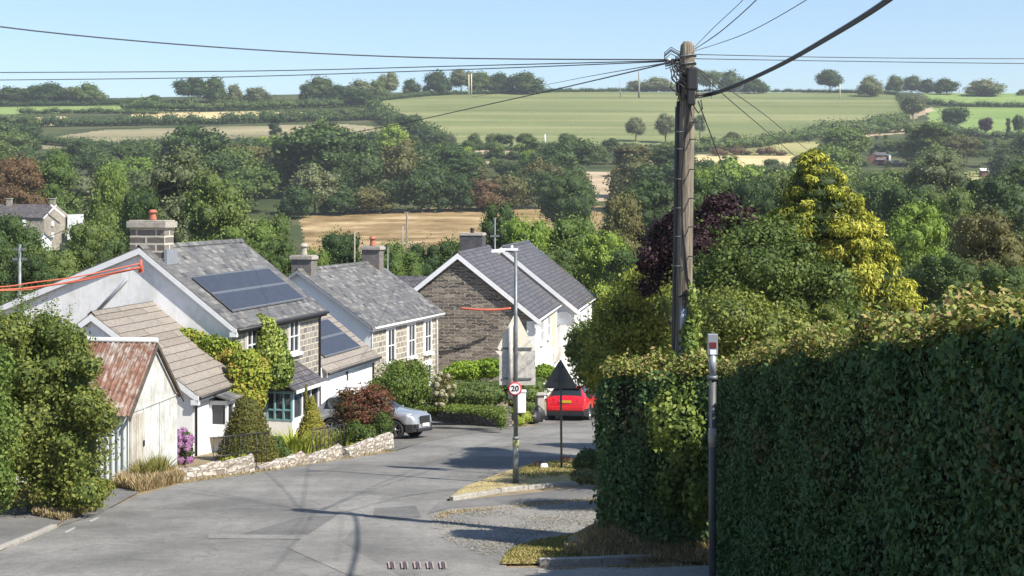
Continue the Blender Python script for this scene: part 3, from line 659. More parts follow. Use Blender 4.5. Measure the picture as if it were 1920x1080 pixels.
# --- house with the big chimney and solar panels
H1 = House('cottage', 435, 607, 51, 1650, 'white gabled stone cottage with solar panels and a big stone chimney')
ez = H1.ez; k = .753; W = 11.5; lz = H1.zl(-4.9)
walls(H1, 0, 8.26, W, 2.56, 3.4, ez, [M['ashlar'], M['white']], left_ez=lz)
roof(H1, 0, 8.26, W, 2.56, 3.4, ez, M['slate'], left_ez=lz, og=.16)
barge(H1, -.13, W, 2.56, 3.4, ez, left_ez=lz, dep=.2)
gutter(H1, -.1, 8.45, ez, k, mat='black', fascia='black')
chimney(H1, .35, 1.05, 2.70, 4.02, ez+1.6, H1.zl(-1.07), 'chim', cap=.10, caph=.22, pots=((.5, .47),), poth=.36, potr=.135)
mb = MB(); mb.box(.30, 1.1, 2.58, 2.69, ez+1.75, ez+2.5); mb.build('lead_flashing', [M['lead']], H1.root)
solar(H1, [(361, 518), (502, 500), (570, 558), (436, 582)], ez, k, 2, 4)
window(H1, 1.15, 2.0, H1.zl(-5.75), H1.zl(-4.62), surround='capstone'); window(H1, 5.0, 5.95, H1.zl(-5.85), H1.zl(-4.62), surround='capstone')
window(H1, .9, 1.9, .9+.4, 2.2, surround='capstone')
downpipe(H1, 8.1, 0, .2, ez-.15)
# teal fronted bay with its lean-to slate roof
mb = MB(); mb.box(2.95, 5.6, -1.0, -.003, .3, H1.zl(-8.05)); mb.box(3.05, 5.6, -.9, -.003, H1.zl(-8.05)+.001, H1.zl(-6.98)); mb.build('bay', [M['white2']], H1.root)
bf = MB(); zt = H1.zl(-6.98); zbm = H1.zl(-8.04)
for y in (-1.0, -.69, -.35, -.06): bf.box(2.93, 3.0, y, y+.06, zbm, zt)
for z in (zbm, zbm+.36, zt-.08): bf.box(2.935, 2.995, -.94, -.06, z, z+.06)
bfo = bf.build('bay_window', [M['frame_teal']], H1.root)
pm = MB(); pm.box(2.985, 3.04, -.95, -.05, zbm+.02, zt-.02); pm.build('pane', [M['glass']], bfo)
bf = MB()
for x in (3.05, 3.9, 4.75, 5.53): bf.box(x, x+.07, -1.0, -.93, zbm, zt)
for z in (zbm, zt-.08): bf.box(3.12, 5.53, -.99, -.94, z, z+.06)
bfo = bf.build('bay_window', [M['trim']], H1.root)
pm = MB(); pm.box(3.1, 5.55, -.95, -.905, zbm+.02, zt-.02); pm.build('pane', [M['glass']], bfo)
mb = MB(); mb.hexa([(2.8, -1.2, zt), (5.8, -1.2, zt), (5.8, -.003, zt+.72), (2.8, -.003, zt+.72), (2.8, -1.2, zt+.07), (5.8, -1.2, zt+.07), (5.8, -.003, zt+.8), (2.8, -.003, zt+.8)]); mb.build('bay_roof', [M['slate2']], H1.root)
mb = MB(); mb.box(2.8, 5.8, -1.23, -1.205, zt-.06, zt+.06); mb.build('fascia', [M['trim']], H1.root)
# low side wing (garage) with brown tiles and panels
ez2 = H1.zl(-6.78)
walls(H1, 8.27, 14.7, 6.8, 2.56, 3.4, ez2, [M['white2'], M['white2']], name='garage_wall')
roof(H1, 8.45, 14.7, 6.8, 2.56, 3.4, ez2, M['tile'], og=.0, ogf=.15, name='garage_roof')
gutter(H1, 8.5, 14.9, ez2, k, mat='black', fascia='trim')
solar(H1, [(560, 603), (619, 600), (676, 649), (588, 674)], ez2, k, 2, 3)
downpipe(H1, 14.5, 0, .2, ez2-.15); downpipe(H1, 11.2, 0, ez2-.8, ez2-.12)
mb = MB(); mb.box(9.3, 11.9, -.03, -.003, .42, ez2-.55)
for i in range(12): mb.box(9.32+i*.215, 9.5+i*.215, -.05, -.032, .44, ez2-.6)
mb.build('garage_door', [M['trim']], H1.root)

# --- brown tiled bungalow wing standing in front of the gable
H0 = House('bungalow', 362, 733, 46.7, 1500, 'small white bungalow wing with brown tiled roof and bay window')
ez = H0.ez; r0 = 2.36; w0 = 3.37; k0 = r0/w0
walls(H0, 0, 4.6, 6.74, r0, w0, ez, [M['white2'], M['white']]); roof(H0, 0, 4.35, 6.74, r0, w0, ez, M['tile'], og=.14)
barge(H0, -.11, 6.74, r0, w0, ez, dep=.2); gutter(H0, -.1, 4.45, ez, k0, mat='black', fascia='trim'); downpipe(H0, .12, 0, .1, ez-.12)
mb = MB(); z1 = H0.zl(-6.52); z0 = H0.zl(-7.42)
mb.box(1.3, 3.1, -.62, -.003, z0-.28, z0-.002); mb.build('bay_sill', [M['trim']], H0.root)
f = MB()
for (x, y) in ((1.3, -.62), (1.3, -.09), (3.03, -.62), (1.85, -.62), (2.45, -.62), (3.03, -.09)): f.box(x, x+.08, y, y+.08, z0, z1)
for z in (z0, z1-.14): f.box(1.305, 3.1, -.615, -.545, z, z+.13); f.box(1.305, 1.375, -.545, -.003, z, z+.13)
fo = f.build('bay_window', [M['trim']], H0.root); pn = MB(); pn.box(1.34, 3.06, -.58, -.01, z0+.03, z1-.03); pn.build('pane', [M['glass']], fo)
mb = MB(); mb.hexa([(1.15, -.78, z1), (3.25, -.78, z1), (3.25, -.003, z1+.22), (1.15, -.003, z1+.22), (1.15, -.78, z1+.05), (3.25, -.78, z1+.05), (3.25, -.003, z1+.28), (1.15, -.003, z1+.28)]); mb.build('bay_roof', [M['slate']], H0.root)

# --- second cottage
H2 = House('cottage', 695, 607, 70, 1850, 'slate roofed cottage with tawny stone front and two dark chimneys')
ez = H2.ez; r2 = 2.45; w2 = 3.66; k2_ = r2/w2
walls(H2, 0, 9.07, 7.32, r2, w2, ez, [M['ashlar2'], M['bluewhite']]); roof(H2, 0, 9.07, 7.32, r2, w2, ez, M['slate'], og=.3)
barge(H2, -.27, 7.32, r2, w2, ez, dep=.13, mat='lead'); gutter(H2, -.1, 9.3, ez, k2_, mat='trim', fascia='trim')
chimney(H2, .25, .85, 3.18, 4.22, ez+1.7, H2.zl(-2.98), 'chimgrey', caph=.16, poth=.55, potr=.17, potmat='capstone')
chimney(H2, 8.2, 8.8, 3.0, 4.0, ez+1.7, H2.zl(-2.78), 'chimgrey', caph=.16, poth=.5, potr=.16)
for c_ in ((2.0, 2.9), (4.7, 5.6), (7.0, 7.9)):
    window(H2, c_[0], c_[1], H2.zl(-8.0), H2.zl(-6.35), surround='trim'); 
for c_ in ((2.0, 2.9), (7.0, 7.9)): window(H2, c_[0], c_[1], 1.0, 2.0, surround='trim')
downpipe(H2, 8.7, 0, .2, ez-.12, 'trim'); downpipe(H2, .05, 0, .2, ez-.12, 'trim')

# --- stone gabled house beyond, in two blocks
H3 = House('stone_house', 1004, 592, 82, 1340, 'house with rubble stone gable, white bargeboards and white front')
ez = H3.ez; r3 = 3.42; w3 = 4.3; k3 = r3/w3
walls(H3, 0, 11.4, 8.6, r3, w3, ez, [M['white2'], M['rubble']]); roof(H3, 0, 11.4, 8.6, r3, w3, ez, M['slate2'], og=.25, ogf=-.02)
barge(H3, -.22, 8.6, r3, w3, ez, dep=.30, oe=.34); gutter(H3, -.2, 11.2, ez, k3)
mb = MB(); mb.box(-.03, .0, -.02, .48, 0, ez-.3); mb.build('painted_quoin', [M['white2']], H3.root)
window(H3, 5.6, 7.0, ez-1.75, ez-.45, mat='trim'); window(H3, 2.2, 3.6, ez-1.75, ez-.45); window(H3, 2.2, 3.6, 1.0, 2.3); window(H3, 8.0, 9.2, 1.0, 2.3)
mb = MB(); mb.box(8.2, 10.2, -.035, -.004, 2.6, ez-.42); mb.build('cream_panel', [M['cream']], H3.root)
chimney(H3, 8.6, 10.0, 4.3, 5.7, ez+2.0, H3.zl(-2.35), 'chimdark', cap=.04, caph=.12, pots=((.35, .5),), poth=.3, potmat='black')
mb = MB(); mb.lathe([(.01, 0), (.45, .03), (.46, .06), (.01, .10)], (0, 0, 0), 20, M=Matrix.Translation((7.2, -.45, ez-1.0)) @ Matrix.Rotation(R(75), 4, 'Y') @ Matrix.Scale(.8, 4, (0, 1, 0)))
mb.tube([(7.2, -.42, ez-1), (7.25, 0, ez-1.2)], .025, 6); 
H4 = House('white_house', 1078, 575, 93.5, 1380, 'white end house with slate roof standing beyond the stone gable')
ez = H4.ez; r4 = 3.72; w4 = 4.62; k4 = r4/w4
walls(H4, 0, 12, 9.2, r4, w4, ez, [M['white2'], M['white2']]); roof(H4, 0, 12, 9.2, r4, w4, ez, M['slate2'], og=.25)
barge(H4, -.22, 9.2, r4, w4, ez, dep=.32, oe=.34); gutter(H4, -.2, 12.1, ez, k4)
window(H4, 2, 3.4, ez-1.9, ez-.6); window(H4, 7, 8.4, ez-1.9, ez-.6)
dish = MB(); Md = Matrix.Translation((-.42, .72, ez-.72)) @ Matrix.Rotation(R(-80), 4, 'Y') @ Matrix.Scale(.72, 4, (1, 0, 0))
dish.lathe([(.001, .0), (.3, .02), (.55, .09), (.57, .09), (.56, .07), (.3, 0), (.001, -.02)], (0, 0, 0), 24, M=Md); dish.tube([(-.4, .72, ez-.72), (-.02, .72, ez-.92)], .03, 6)
dish.build('satellite_dish', [M['lead']], H4.root)
mb = MB(); mb.hexa([(-2.6, .9, 2.6), (-.01, .9, 2.6), (-.01, 3.4, 2.6), (-2.6, 3.4, 2.6), (-2.6, .9, 2.7), (-.01, .9, 3.3), (-.01, 3.4, 3.3), (-2.6, 3.4, 2.7)]); mb.build('porch_roof', [M['capstone']], H4.root)
mb = MB(); mb.box(-2.4, -.01, 1.0, 3.3, 0, 2.59); mb.build('porch', [M['white2']], H4.root)
# low slate outhouse roof showing between the cottage and the stone gable
HO = House('outhouse', 830, 560, 93, 1340, 'low dark slate roofed outhouse between the cottage and stone gable', zg=-12.4)
mb = MB(); mb.box(-5, 0, -1, 3, 0, 12.4-5.8); mb.build('wall', [M['rubble']], HO.root)
mb = MB(); zt = HO.zl(-4.93); zb_ = HO.zl(-6.0); mb.hexa([(-5.3, -1.3, zb_), (-5.3, 5, zb_), (-1.5, 5, zt), (-1.5, -1.3, zt), (-5.3, -1.3, zb_+.1), (-5.3, 5, zb_+.1), (-1.5, 5, zt+.1), (-1.5, -1.3, zt+.1)]); mb.build('roof', [M['slate2']], HO.root)

# --- rusty tin shed, gable to the road
def corr(mb, P00, P10, P11, P01, n, amp, nrm, mi=0):
    """corrugated sheet: ridges run from the 0-row to the 1-row"""
    P00, P10, P11, P01, nrm = map(Vector, (P00, P10, P11, P01, nrm)); m = n*4; a = []
    for i in range(m+1):
        t = i/m; o_ = nrm*(amp*math.sin(t*n*2*math.pi)); a.append((P00.lerp(P10, t)+o_, P01.lerp(P11, t)+o_))
    for i in range(m): mb.poly([a[i][0], a[i+1][0], a[i+1][1], a[i][1]], mi, True)
def tin(name, base, rust, amt0, amt1, strk=(2.5, 2.5, .4)):
    m, nt, b = newmat(name); v = coord(nt, 'Object'); f = noise(nt, v, 1.3, 5, .7)
    mp = N(nt, 'ShaderNodeMapping'); mp.inputs[3].default_value = strk; nt.links.new(v, mp.inputs[0]); f2 = noise(nt, mp.outputs[0], 3, 5, .7)
    mm = N(nt, 'ShaderNodeMath', operation='ADD'); nt.links.new(f, mm.inputs[0]); nt.links.new(f2, mm.inputs[1]); mh = N(nt, 'ShaderNodeMath', operation='MULTIPLY'); mh.inputs[1].default_value = .5; nt.links.new(mm.outputs[0], mh.inputs[0])
    rc = ramp(nt, noise(nt, v, 7, 4), [(.3, rust[0]), (.7, rust[1])]); col = mix(nt, ramp(nt, mh.outputs[0], [(amt0, (0,)*3), (amt1, (1,)*3)]), base, rc)
    nt.links.new(col, b.inputs['Base Color']); b.inputs['Roughness'].default_value = .75; return m
M['tinroof'] = tin('rusted_corrugated_roof', (.40, .37, .33), ((.13, .06, .038), (.25, .13, .085)), .38, .50, (1.2, 3, .5))
M['tinwall'] = tin('painted_corrugated_wall', (.50, .54, .53), ((.35, .33, .3), (.3, .2, .12)), .55, .75)
M['tinfront'] = tin('peeling_painted_gable', (.56, .60, .60), ((.42, .40, .33), (.30, .25, .19)), .44, .62)
M['tindoor'] = tin('peeling_shed_door', (.50, .48, .42), ((.22, .16, .12), (.3, .22, .18)), .45, .62)
sx, sy = (240-960)/F*38.5, 38.5; az = math.atan2(.42, 3.6)
SH = empty('tin_shed', (sx, sy, g(sx, sy)-.05), math.pi/2-az, 'rusty roofed corrugated tin shed with pale peeling gable', 'shed')
# local x along the gable (away), y to the left (shed length), z up
bz = g(sx, sy)-.05; e1 = -5.47-bz; e2 = -5.52-bz; ap = -3.93-bz; gw = 3.75; SL = 5.2; rx = 1.85
mb = MB(); mb.poly([(0, 0, 0), (gw, 0, -.4), (gw, 0, e2), (rx, 0, ap), (0, 0, e1)]); mb.build('gable', [M['tinfront']], SH)
mb = MB(); mb.poly([(0, SL, 0), (gw, SL, -.4), (gw, SL, e2), (rx, SL, ap), (0, SL, e1)])
mb.build('gable', [M['tinfront']], SH)
mb = MB(); corr(mb, (0, 0, 0), (0, SL, 0), (0, SL, e1), (0, 0, e1), 34, .03, (1, 0, 0)); mb.build('side_wall', [M['tinwall']], SH); mb = MB(); corr(mb, (gw, 0, -.4), (gw, SL, -.4), (gw, SL, e2), (gw, 0, e2), 30, .02, (1, 0, 0)); mb.build('side_wall', [M['tinwall']], SH)
mb = MB(); nn = Vector((-(ap-e1), 0, rx)).normalized(); corr(mb, (-.2, -.1, e1-.17+.03), (-.2, SL, e1-.17+.03), (rx, SL, ap+.03), (rx, -.1, ap+.03), 36, .025, nn)
n2 = Vector(((ap-e2), 0, gw-rx)).normalized(); corr(mb, (gw+.2, -.1, e2-.17+.03), (gw+.2, SL, e2-.17+.03), (rx, SL, ap+.03), (rx, -.1, ap+.03), 36, .025, n2); rf = mb.build('roof', [M['tinroof']], SH)
mb = MB(); mb.tube([(rx, -.12, ap+.07), (rx, SL, ap+.07)], .07, 8); mb.build('ridge_cap', [M['tinwall']], rf)
mb = MB(); 
for (xa, za, xb, zb2) in ((rx, ap, gw+.2, e2-.17), (rx, ap, -.2, e1-.17)):
    mb.hexa([(xa, -.14, za-.12), (xb, -.14, zb2-.12), (xb, -.105, zb2-.12), (xa, -.105, za-.12), (xa, -.14, za), (xb, -.14, zb2), (xb, -.105, zb2), (xa, -.105, za)])
mb.build('barge_board', [M['bark']], SH)
mb = MB(); mb.box(.08, 1.05, -.05, -.015, .02, 1.75)
for i in range(6): mb.box(.1+i*.16, .24+i*.16, -.062, -.052, .04, 1.73)
dr = mb.build('door', [M['tindoor']], SH); mb = MB(); mb.box(.9, .98, -.09, -.063, .85, 1.0); mb.build('door_latch', [M['black']], dr)
mb = MB(); mb.box(.02, gw-.02, -.03, -.012, e1-.12, e1-.06); mb.box(1.08, 1.13, -.03, -.012, 0, e1-.12); mb.box(2.3, 2.34, -.02, -.01, -.2, e1-.12); mb.build('batten', [M['tinfront']], SH)

# --- farmhouse in the trees on the left, and a farm on the far slope
FD = 230; fx = (105-960)/F*FD
M['farstone'] = noisy('far_stone', (.20, .18, .15), (.30, .27, .22), 1.2, .95, fine=(4, .4))
FH = empty('farmhouse', (fx, FD, S(0, 455, FD).z-1.2), 0, 'grey stone farmhouse with end chimneys among trees on the left', 'house')
u = FD/F; hb = 1.2
def fr_(x0, x1, y0, y1, ya, yb_, mat, nm, par=None):
    mb = MB(); mb.box(x0*u, x1*u, y0, y1, (455-yb_)*u+hb, (455-ya)*u+hb); return mb.build(nm, [M[mat]], par or FH)
mb = MB(); W_ = 5.2; zz = lambda y: (455-y)*u+hb
mb.poly([(-22*u, 0, 0), (6*u, 5, 0), (6*u, 5, zz(404)), (-8*u, 2.5, zz(385)), (-22*u, 0, zz(408))]); mb.poly([(-22*u, 0, 0), (-22*u, 0, zz(408)), (-150*u, 0, zz(402)), (-150*u, 0, 0)]); mb.poly([(6*u, 5, 0), (6*u, 5, zz(404)), (-125*u, 5, zz(404)), (-125*u, 5, 0)]); mb.build('wall', [M['farstone']], FH)
mb = MB(); mb.poly([(-24*u, -.3, zz(409)), (-8*u, 2.5, zz(383)), (-140*u, 2.5, zz(383)), (-155*u, -.3, zz(404))]); mb.poly([(8*u, 5.3, zz(406)), (-8*u, 2.5, zz(383)), (-140*u, 2.5, zz(383)), (-120*u, 5.3, zz(406))]); rf = mb.build('roof', [M['slate2']], FH)
for cx in (-16, -98):
    mb = MB(); mb.box((cx-4)*u, (cx+5)*u, 2.1, 2.9, zz(388), zz(372)); c = mb.build('chimney', [M['farstone']], FH); mb = MB(); mb.box((cx-5)*u, (cx+6)*u, 2.0, 3.0, zz(373), zz(371.5)); mb.build('chimney_cap', [M['capstone']], c)
mb = MB(); 
for (xa, ya, xb, yb_) in ((-22, 409, -8, 384), (-8, 384, 7, 405)): mb.hexa([(xa*u, -.4, zz(ya+2)), (xb*u, 2.4, zz(yb_+2)), (xb*u, 2.5, zz(yb_+2)), (xa*u, -.3, zz(ya+2)), (xa*u, -.4, zz(ya-1)), (xb*u, 2.4, zz(yb_-1)), (xb*u, 2.5, zz(yb_-1)), (xa*u, -.3, zz(ya-1))])
mb.build('barge_board', [M['trim']], FH)
fr_(7, 24, 4, 8, 403, 430, 'trim', 'white_extension'); fr_(6, 22, 3, 4, 430, 448, 'farstone', 'lean_to'); fr_(14, 30, 2, 4, 436, 450, 'trim', 'porch')
for (x, y) in ((-12, 415), (-12, 436)): 
    o_ = fr_(x-2, x+3, 1.3, 1.5, y, y+9, 'trim', 'window'); 
for x in (-60, -100): fr_(x-3, x+4, -.1, -.02, 412, 424, 'trim', 'window')
# small pale greenhouse below it
GH = empty('garden_hut', S(83, 470, 205), R(20), 'small white garden hut roof below the farmhouse', 'hut')
mb = MB(); mb.poly([(-.9, -1, 0), (.9, -1, 0), (.9, -1, 1.6), (0, -1, 2.4), (-.9, -1, 1.6)]); mb.poly([(-.9, 1, 0), (.9, 1, 0), (.9, 1, 1.6), (0, 1, 2.4), (-.9, 1, 1.6)]); mb.poly([(-.9, -1, 0), (-.9, 1, 0), (-.9, 1, 1.6), (-.9, -1, 1.6)]); mb.poly([(.9, -1, 0), (.9, 1, 0), (.9, 1, 1.6), (.9, -1, 1.6)]); mb.build('wall', [M['trim']], GH)
mb = MB(); mb.poly([(-1.1, -1.2, 1.45), (-1.1, 1.2, 1.45), (0, 1.2, 2.45), (0, -1.2, 2.45)]); mb.poly([(1.1, -1.2, 1.45), (1.1, 1.2, 1.45), (0, 1.2, 2.45), (0, -1.2, 2.45)]); mb.build('roof', [M['trim']], GH)
p = gfar(1657, 308); BD = empty('barn', p, 0, 'dark barn with white gable edge and pale roof on the far slope', 'barn'); u = p.y/F
M['brick'] = noisy('far_red_brick', (.13, .06, .05), (.2, .10, .08), 1, .9)
mb = MB(); mb.poly([(-32*u, 0, 0), (-14*u, -1, 0), (-14*u, -1, 14*u), (-20*u, -.5, 21*u), (-32*u, 0, 12*u)]); mb.poly([(-14*u, -1, 0), (16*u, 4, 0), (16*u, 4, 14*u), (-14*u, -1, 14*u)]); mb.poly([(16*u, 4, 0), (16*u, 9, 0), (16*u, 9, 12*u), (14*u, 6, 20*u), (16*u, 4, 14*u)]); mb.build('wall', [M['brick']], BD)
mb = MB(); mb.poly([(-16*u, -1.5, 9*u), (8*u, -1, 6*u), (2*u, 3, 14*u), (-19*u, 2, 20*u)]); mb.build('roof', [M['lead']], BD)
mb = MB(); mb.poly([(-20*u, 1.9, 22*u), (-14*u, -1, 17*u), (12*u, 3.5, 17*u), (10*u, 6, 24*u)]); mb.build('roof', [M['slate2']], BD)
mb = MB(); mb.hexa([(12*u, 2, 0), (16*u, 2, 0), (16*u, 3, 0), (12*u, 3, 0), (12*u, 2, 17*u), (16*u, 2, 18*u), (16*u, 3, 18*u), (12*u, 3, 17*u)]); mb.hexa([(-10*u, 5, 22*u), (14*u, 2, 16*u), (14*u, 3, 16*u), (-10*u, 6, 22*u), (-10*u, 5, 25*u), (14*u, 2, 19*u), (14*u, 3, 19*u), (-10*u, 6, 25*u)]); mb.build('gable_edge', [M['trim']], BD)
mb = MB(); mb.box(18*u, 32*u, 3, 6, 0, 8*u); mb.build('lean_to', [M['lead']], BD)
p = gfar(1848, 332); HU = empty('field_hut', p, 0, 'small red and white hut on a lawn among the right hand trees', 'hut'); u = p.y/F
mb = MB(); mb.box(-7*u, 5*u, 0, 3, 0, 12*u); mb.build('wall', [M['brick']], HU); mb = MB(); mb.poly([(-9*u, -.5, 12*u), (8*u, -.5, 12*u), (8*u, 1.5, 17*u), (-9*u, 1.5, 17*u)]); mb.poly([(-9*u, 3.5, 12*u), (8*u, 3.5, 12*u), (8*u, 1.5, 17*u), (-9*u, 1.5, 17*u)]); mb.build('roof', [M['trim']], HU)
# ------------------------------------------------------------------ cars
def car(name, loc, head, paint, T, label, rear=True, dark=True):
    """x forward, y left; T: tables of the body outline"""
    nrm = Vector((0, .09, 1)).normalized(); q = Vector((0, 0, 1)).rotation_difference(nrm)
    root = empty(name, loc, 0, label, 'car'); root.rotation_mode = 'QUATERNION'; root.rotation_quaternion = q @ Matrix.Rotation(head, 3, 'Z').to_quaternion()
    X = np.unique(np.round(np.concatenate([np.arange(T['x'][0], T['x'][-1], .06), np.array(T['x'])]), 4))
    f = lambda k, x: float(np.interp(x, T['x'], T[k])); wr = T['wr']; WX = T['wheels']; mb = MB(); n0 = 0; rows = []
    for x in X:
        top = f('top', x); w_ = f('w', x); belt = min(f('belt', x), top-.02); zb = f('sill', x)
        for wx in WX:
            if abs(x-wx) < wr+.05: zb = max(zb, wr*.98+math.sqrt((wr+.05)**2-(x-wx)**2))
        wt = f('wt', x) if top > belt+.1 else w_*.9; mid = max(zb+.02, .55)
        flare = sum(.03*max(0, 1-abs(abs(x-wx)-wr*.6)/(wr*.9)) for wx in WX)
        sh = belt-.10
        half = [(w_*.96+flare, zb), (w_+flare, max(zb+.01, mid)), (w_+flare*.3, max(mid+.03, sh)), (w_*.965, belt), (w_*.965*.35+wt*.65, belt+(top-.05-belt)*.65), (wt, top-.05), (wt*.80, top-.008), (wt*.4, top+.008), (0, top+.012)]
        rows.append([(x, y, z) for y, z in half]+[(x, -y, z) for y, z in reversed(half[:-1])])
    m = len(rows[0])
    for i in range(len(rows)-1):
        xm = .5*(X[i]+X[i+1]); top = f('top', xm); cab = top > f('belt', xm)+.12
        for j in range(m-1):
            jj = min(j, m-2-j); mi = 0
            if cab and jj in (3, 4) and T['gx'][0] < xm < T['gx'][1] and not any(abs(xm-p_) < .035 for p_ in T['pil']): mi = 1
            if jj in (5, 6, 7) and (T['ws'][0] < xm < T['ws'][1] or T['rw'][0] < xm < T['rw'][1]): mi = 1 if jj > 5 or True else 0
            if jj == 0 and xm > -9: mi = 2
            mb.poly([rows[i][j], rows[i+1][j], rows[i+1][j+1], rows[i][j+1]], mi, True)
    for r in (rows[0], rows[-1]): mb.poly(r, 0, False)
    mb.box(X[0]+.15, X[-1]-.15, -f('w', 0)*.8, f('w', 0)*.8, .26, .6, 2)
    body = mb.build('body', [paint, M['carglass'], M['black']], root)
    for wx in WX:
        for s in (-1, 1):
            y = s*(f('w', wx)-.10); A = Matrix.Translation((wx, y, wr)) @ Matrix.Rotation(R(90)*s*-1, 4, 'X')
            tb = MB(); tb.lathe([(wr*.66, -.11), (wr*.9, -.115), (wr, -.08), (wr, .08), (wr*.93, .105), (wr*.68, .10), (wr*.66, .06)], seg=28, M=A); wh = tb.build('wheel', [M['rubber']], root)
            rb = MB(); rb.lathe([(wr*.67, .085), (wr*.60, .075), (wr*.58, .02)], seg=28, M=A)
            for k in range(5):
                B = A @ Matrix.Rotation(2*math.pi*k/5, 4, 'Z'); rb.box(.03, wr*.62, -.03, .03, .03, .075, M=B)
            rb.lathe([(.07, .03), (.07, .085), (.001, .09)], seg=12, M=A); rb.build('rim', [M['rim']], wh)
            db = MB(); db.lathe([(wr*.62, .01), (.001, .01)], seg=20, M=A); db.build('brake_disc', [M['black']], wh)
    for s in (-1, 1):
        b_ = MB(); xm = T['mir']; b_.box(xm-.06, xm+.10, min(s*.9, s*1.07), max(s*.9, s*1.07), 1.0, 1.13); b_.build('wing_mirror', [paint], root, bevel=.03)
    return root, body
TH = dict(x=[-2.20, -2.17, -2.12, -2.05, -1.74, -1.2, -.2, .35, 1.15, 1.9, 2.1, 2.18], top=[.70, .92, 1.02, 1.10, 1.45, 1.50, 1.50, 1.42, 1.02, .84, .70, .55],
          belt=[.6, .88, .98, .98, 1.0, .98, .95, .94, .92, .8, .66, .5], w=[.80, .84, .875, .89, .91, .91, .91, .91, .90, .86, .76, .6], wt=[.7, .7, .7, .70, .62, .64, .66, .64, .6, .7, .6, .5],
          sill=[.34, .28, .24, .22, .2, .2, .2, .2, .2, .2, .22, .3], wr=.33, wheels=(-1.32, 1.33), gx=(-1.7, 1.0), pil=(-.85, .15), ws=(.42, 1.1), rw=(-2.06, -1.76), mir=.75)
p = gp(1066, 789); p = Vector((105/F*65+.42, 67.0, 0)); p.z = g(p.x, p.y)
rc, rb_ = car('parked_car', p, R(90-14), M['red'], TH, 'red hatchback parked facing away by the stone gateposts')
mb = MB(); mb.box(-2.215, -2.202, -.26, .26, .80, .91); mb.build('number_plate', [M['yplate']], rc)
mb = MB(); mb.box(-2.23, -2.10, -.84, .84, .24, .44); mb.build('rear_bumper', [M['black']], rc, bevel=.02)
mb = MB(); mb.box(-2.24, -2.14, -.82, .82, .45, .66); mb.build('bumper_cover', [M['red']], rc, bevel=.04)
for s in (-1, 1):
    mb = MB(); mb.hexa([(-2.20, s*.52, .83), (-2.02, s*.90, .83), (-1.98, s*.90, .83), (-2.1, s*.52, .83), (-2.18, s*.52, .97), (-1.95, s*.90, 1.02), (-1.9, s*.89, 1.02), (-2.05, s*.52, .97)]); mb.build('tail_light', [M['redlight']], rc)
mb = MB(); mb.hexa([(-1.9, -.62, 1.44), (-1.9, .62, 1.44), (-1.55, .64, 1.5), (-1.55, -.64, 1.5), (-1.92, -.62, 1.47), (-1.92, .62, 1.47), (-1.55, .64, 1.53), (-1.55, -.64, 1.53)]); mb.build('roof_spoiler', [M['red']], rc)
TC = dict(x=[-2.10, -2.07, -2.0, -1.85, -1.55, -1.0, -.1, .35, 1.02, 1.75, 1.98, 2.07, 2.10], top=[.72, .95, 1.08, 1.22, 1.48, 1.54, 1.53, 1.46, 1.10, .98, .88, .72, .55],
          belt=[.6, .9, 1.0, 1.03, 1.04, 1.02, 1.0, 1.0, 1.02, .93, .82, .66, .5], w=[.78, .82, .86, .89, .90, .90, .90, .90, .90, .86, .78, .66, .5], wt=[.7, .7, .68, .66, .6, .63, .65, .63, .6, .7, .66, .6, .5],
          sill=[.38, .32, .28, .26, .24, .24, .24, .24, .24, .24, .26, .3, .34], wr=.345, wheels=(-1.28, 1.3), gx=(-1.6, .9), pil=(-.75, .1), ws=(.42, 1.0), rw=(-1.95, -1.58), mir=.65)
hd = R(-22); fw = Vector((-4.22, 53.9, 0)); p = fw-Vector((math.cos(hd), math.sin(hd), 0))*1.3+Vector((-math.sin(hd), math.cos(hd), 0))*.8; p.z = g(p.x, p.y)+.01
rc, rb_ = car('parked_car', p, hd, M['silver'], TC, 'silver grey crossover car parked nose out beside the red shrub')
mb = MB(); mb.box(2.085, 2.13, -.40, .40, .56, .84); mb.build('grille', [M['black']], rc, bevel=.02)
mb = MB(); mb.box(2.08, 2.14, -.62, .62, .27, .40); mb.build('lower_grille', [M['black']], rc, bevel=.03)
mb = MB(); mb.box(2.132, 2.15, -.26, .26, .46, .57); mb.build('number_plate', [M['wplate']], rc)
for s in (-1, 1):
    mb = MB(); mb.hexa([(2.03, s*.42, .76), (1.86, s*.80, .80), (1.66, s*.84, .82), (1.9, s*.42, .8), (1.98, s*.44, .87), (1.82, s*.76, .94), (1.55, s*.82, .97), (1.75, s*.44, .95)]); hl = mb.build('headlight', [M['clearlight']], rc)
    mb = MB(); mb.box(2.0, 2.08, s*.62-.1, s*.62+.1, .42, .56); mb.build('fog_light', [M['black']], rc, bevel=.02)

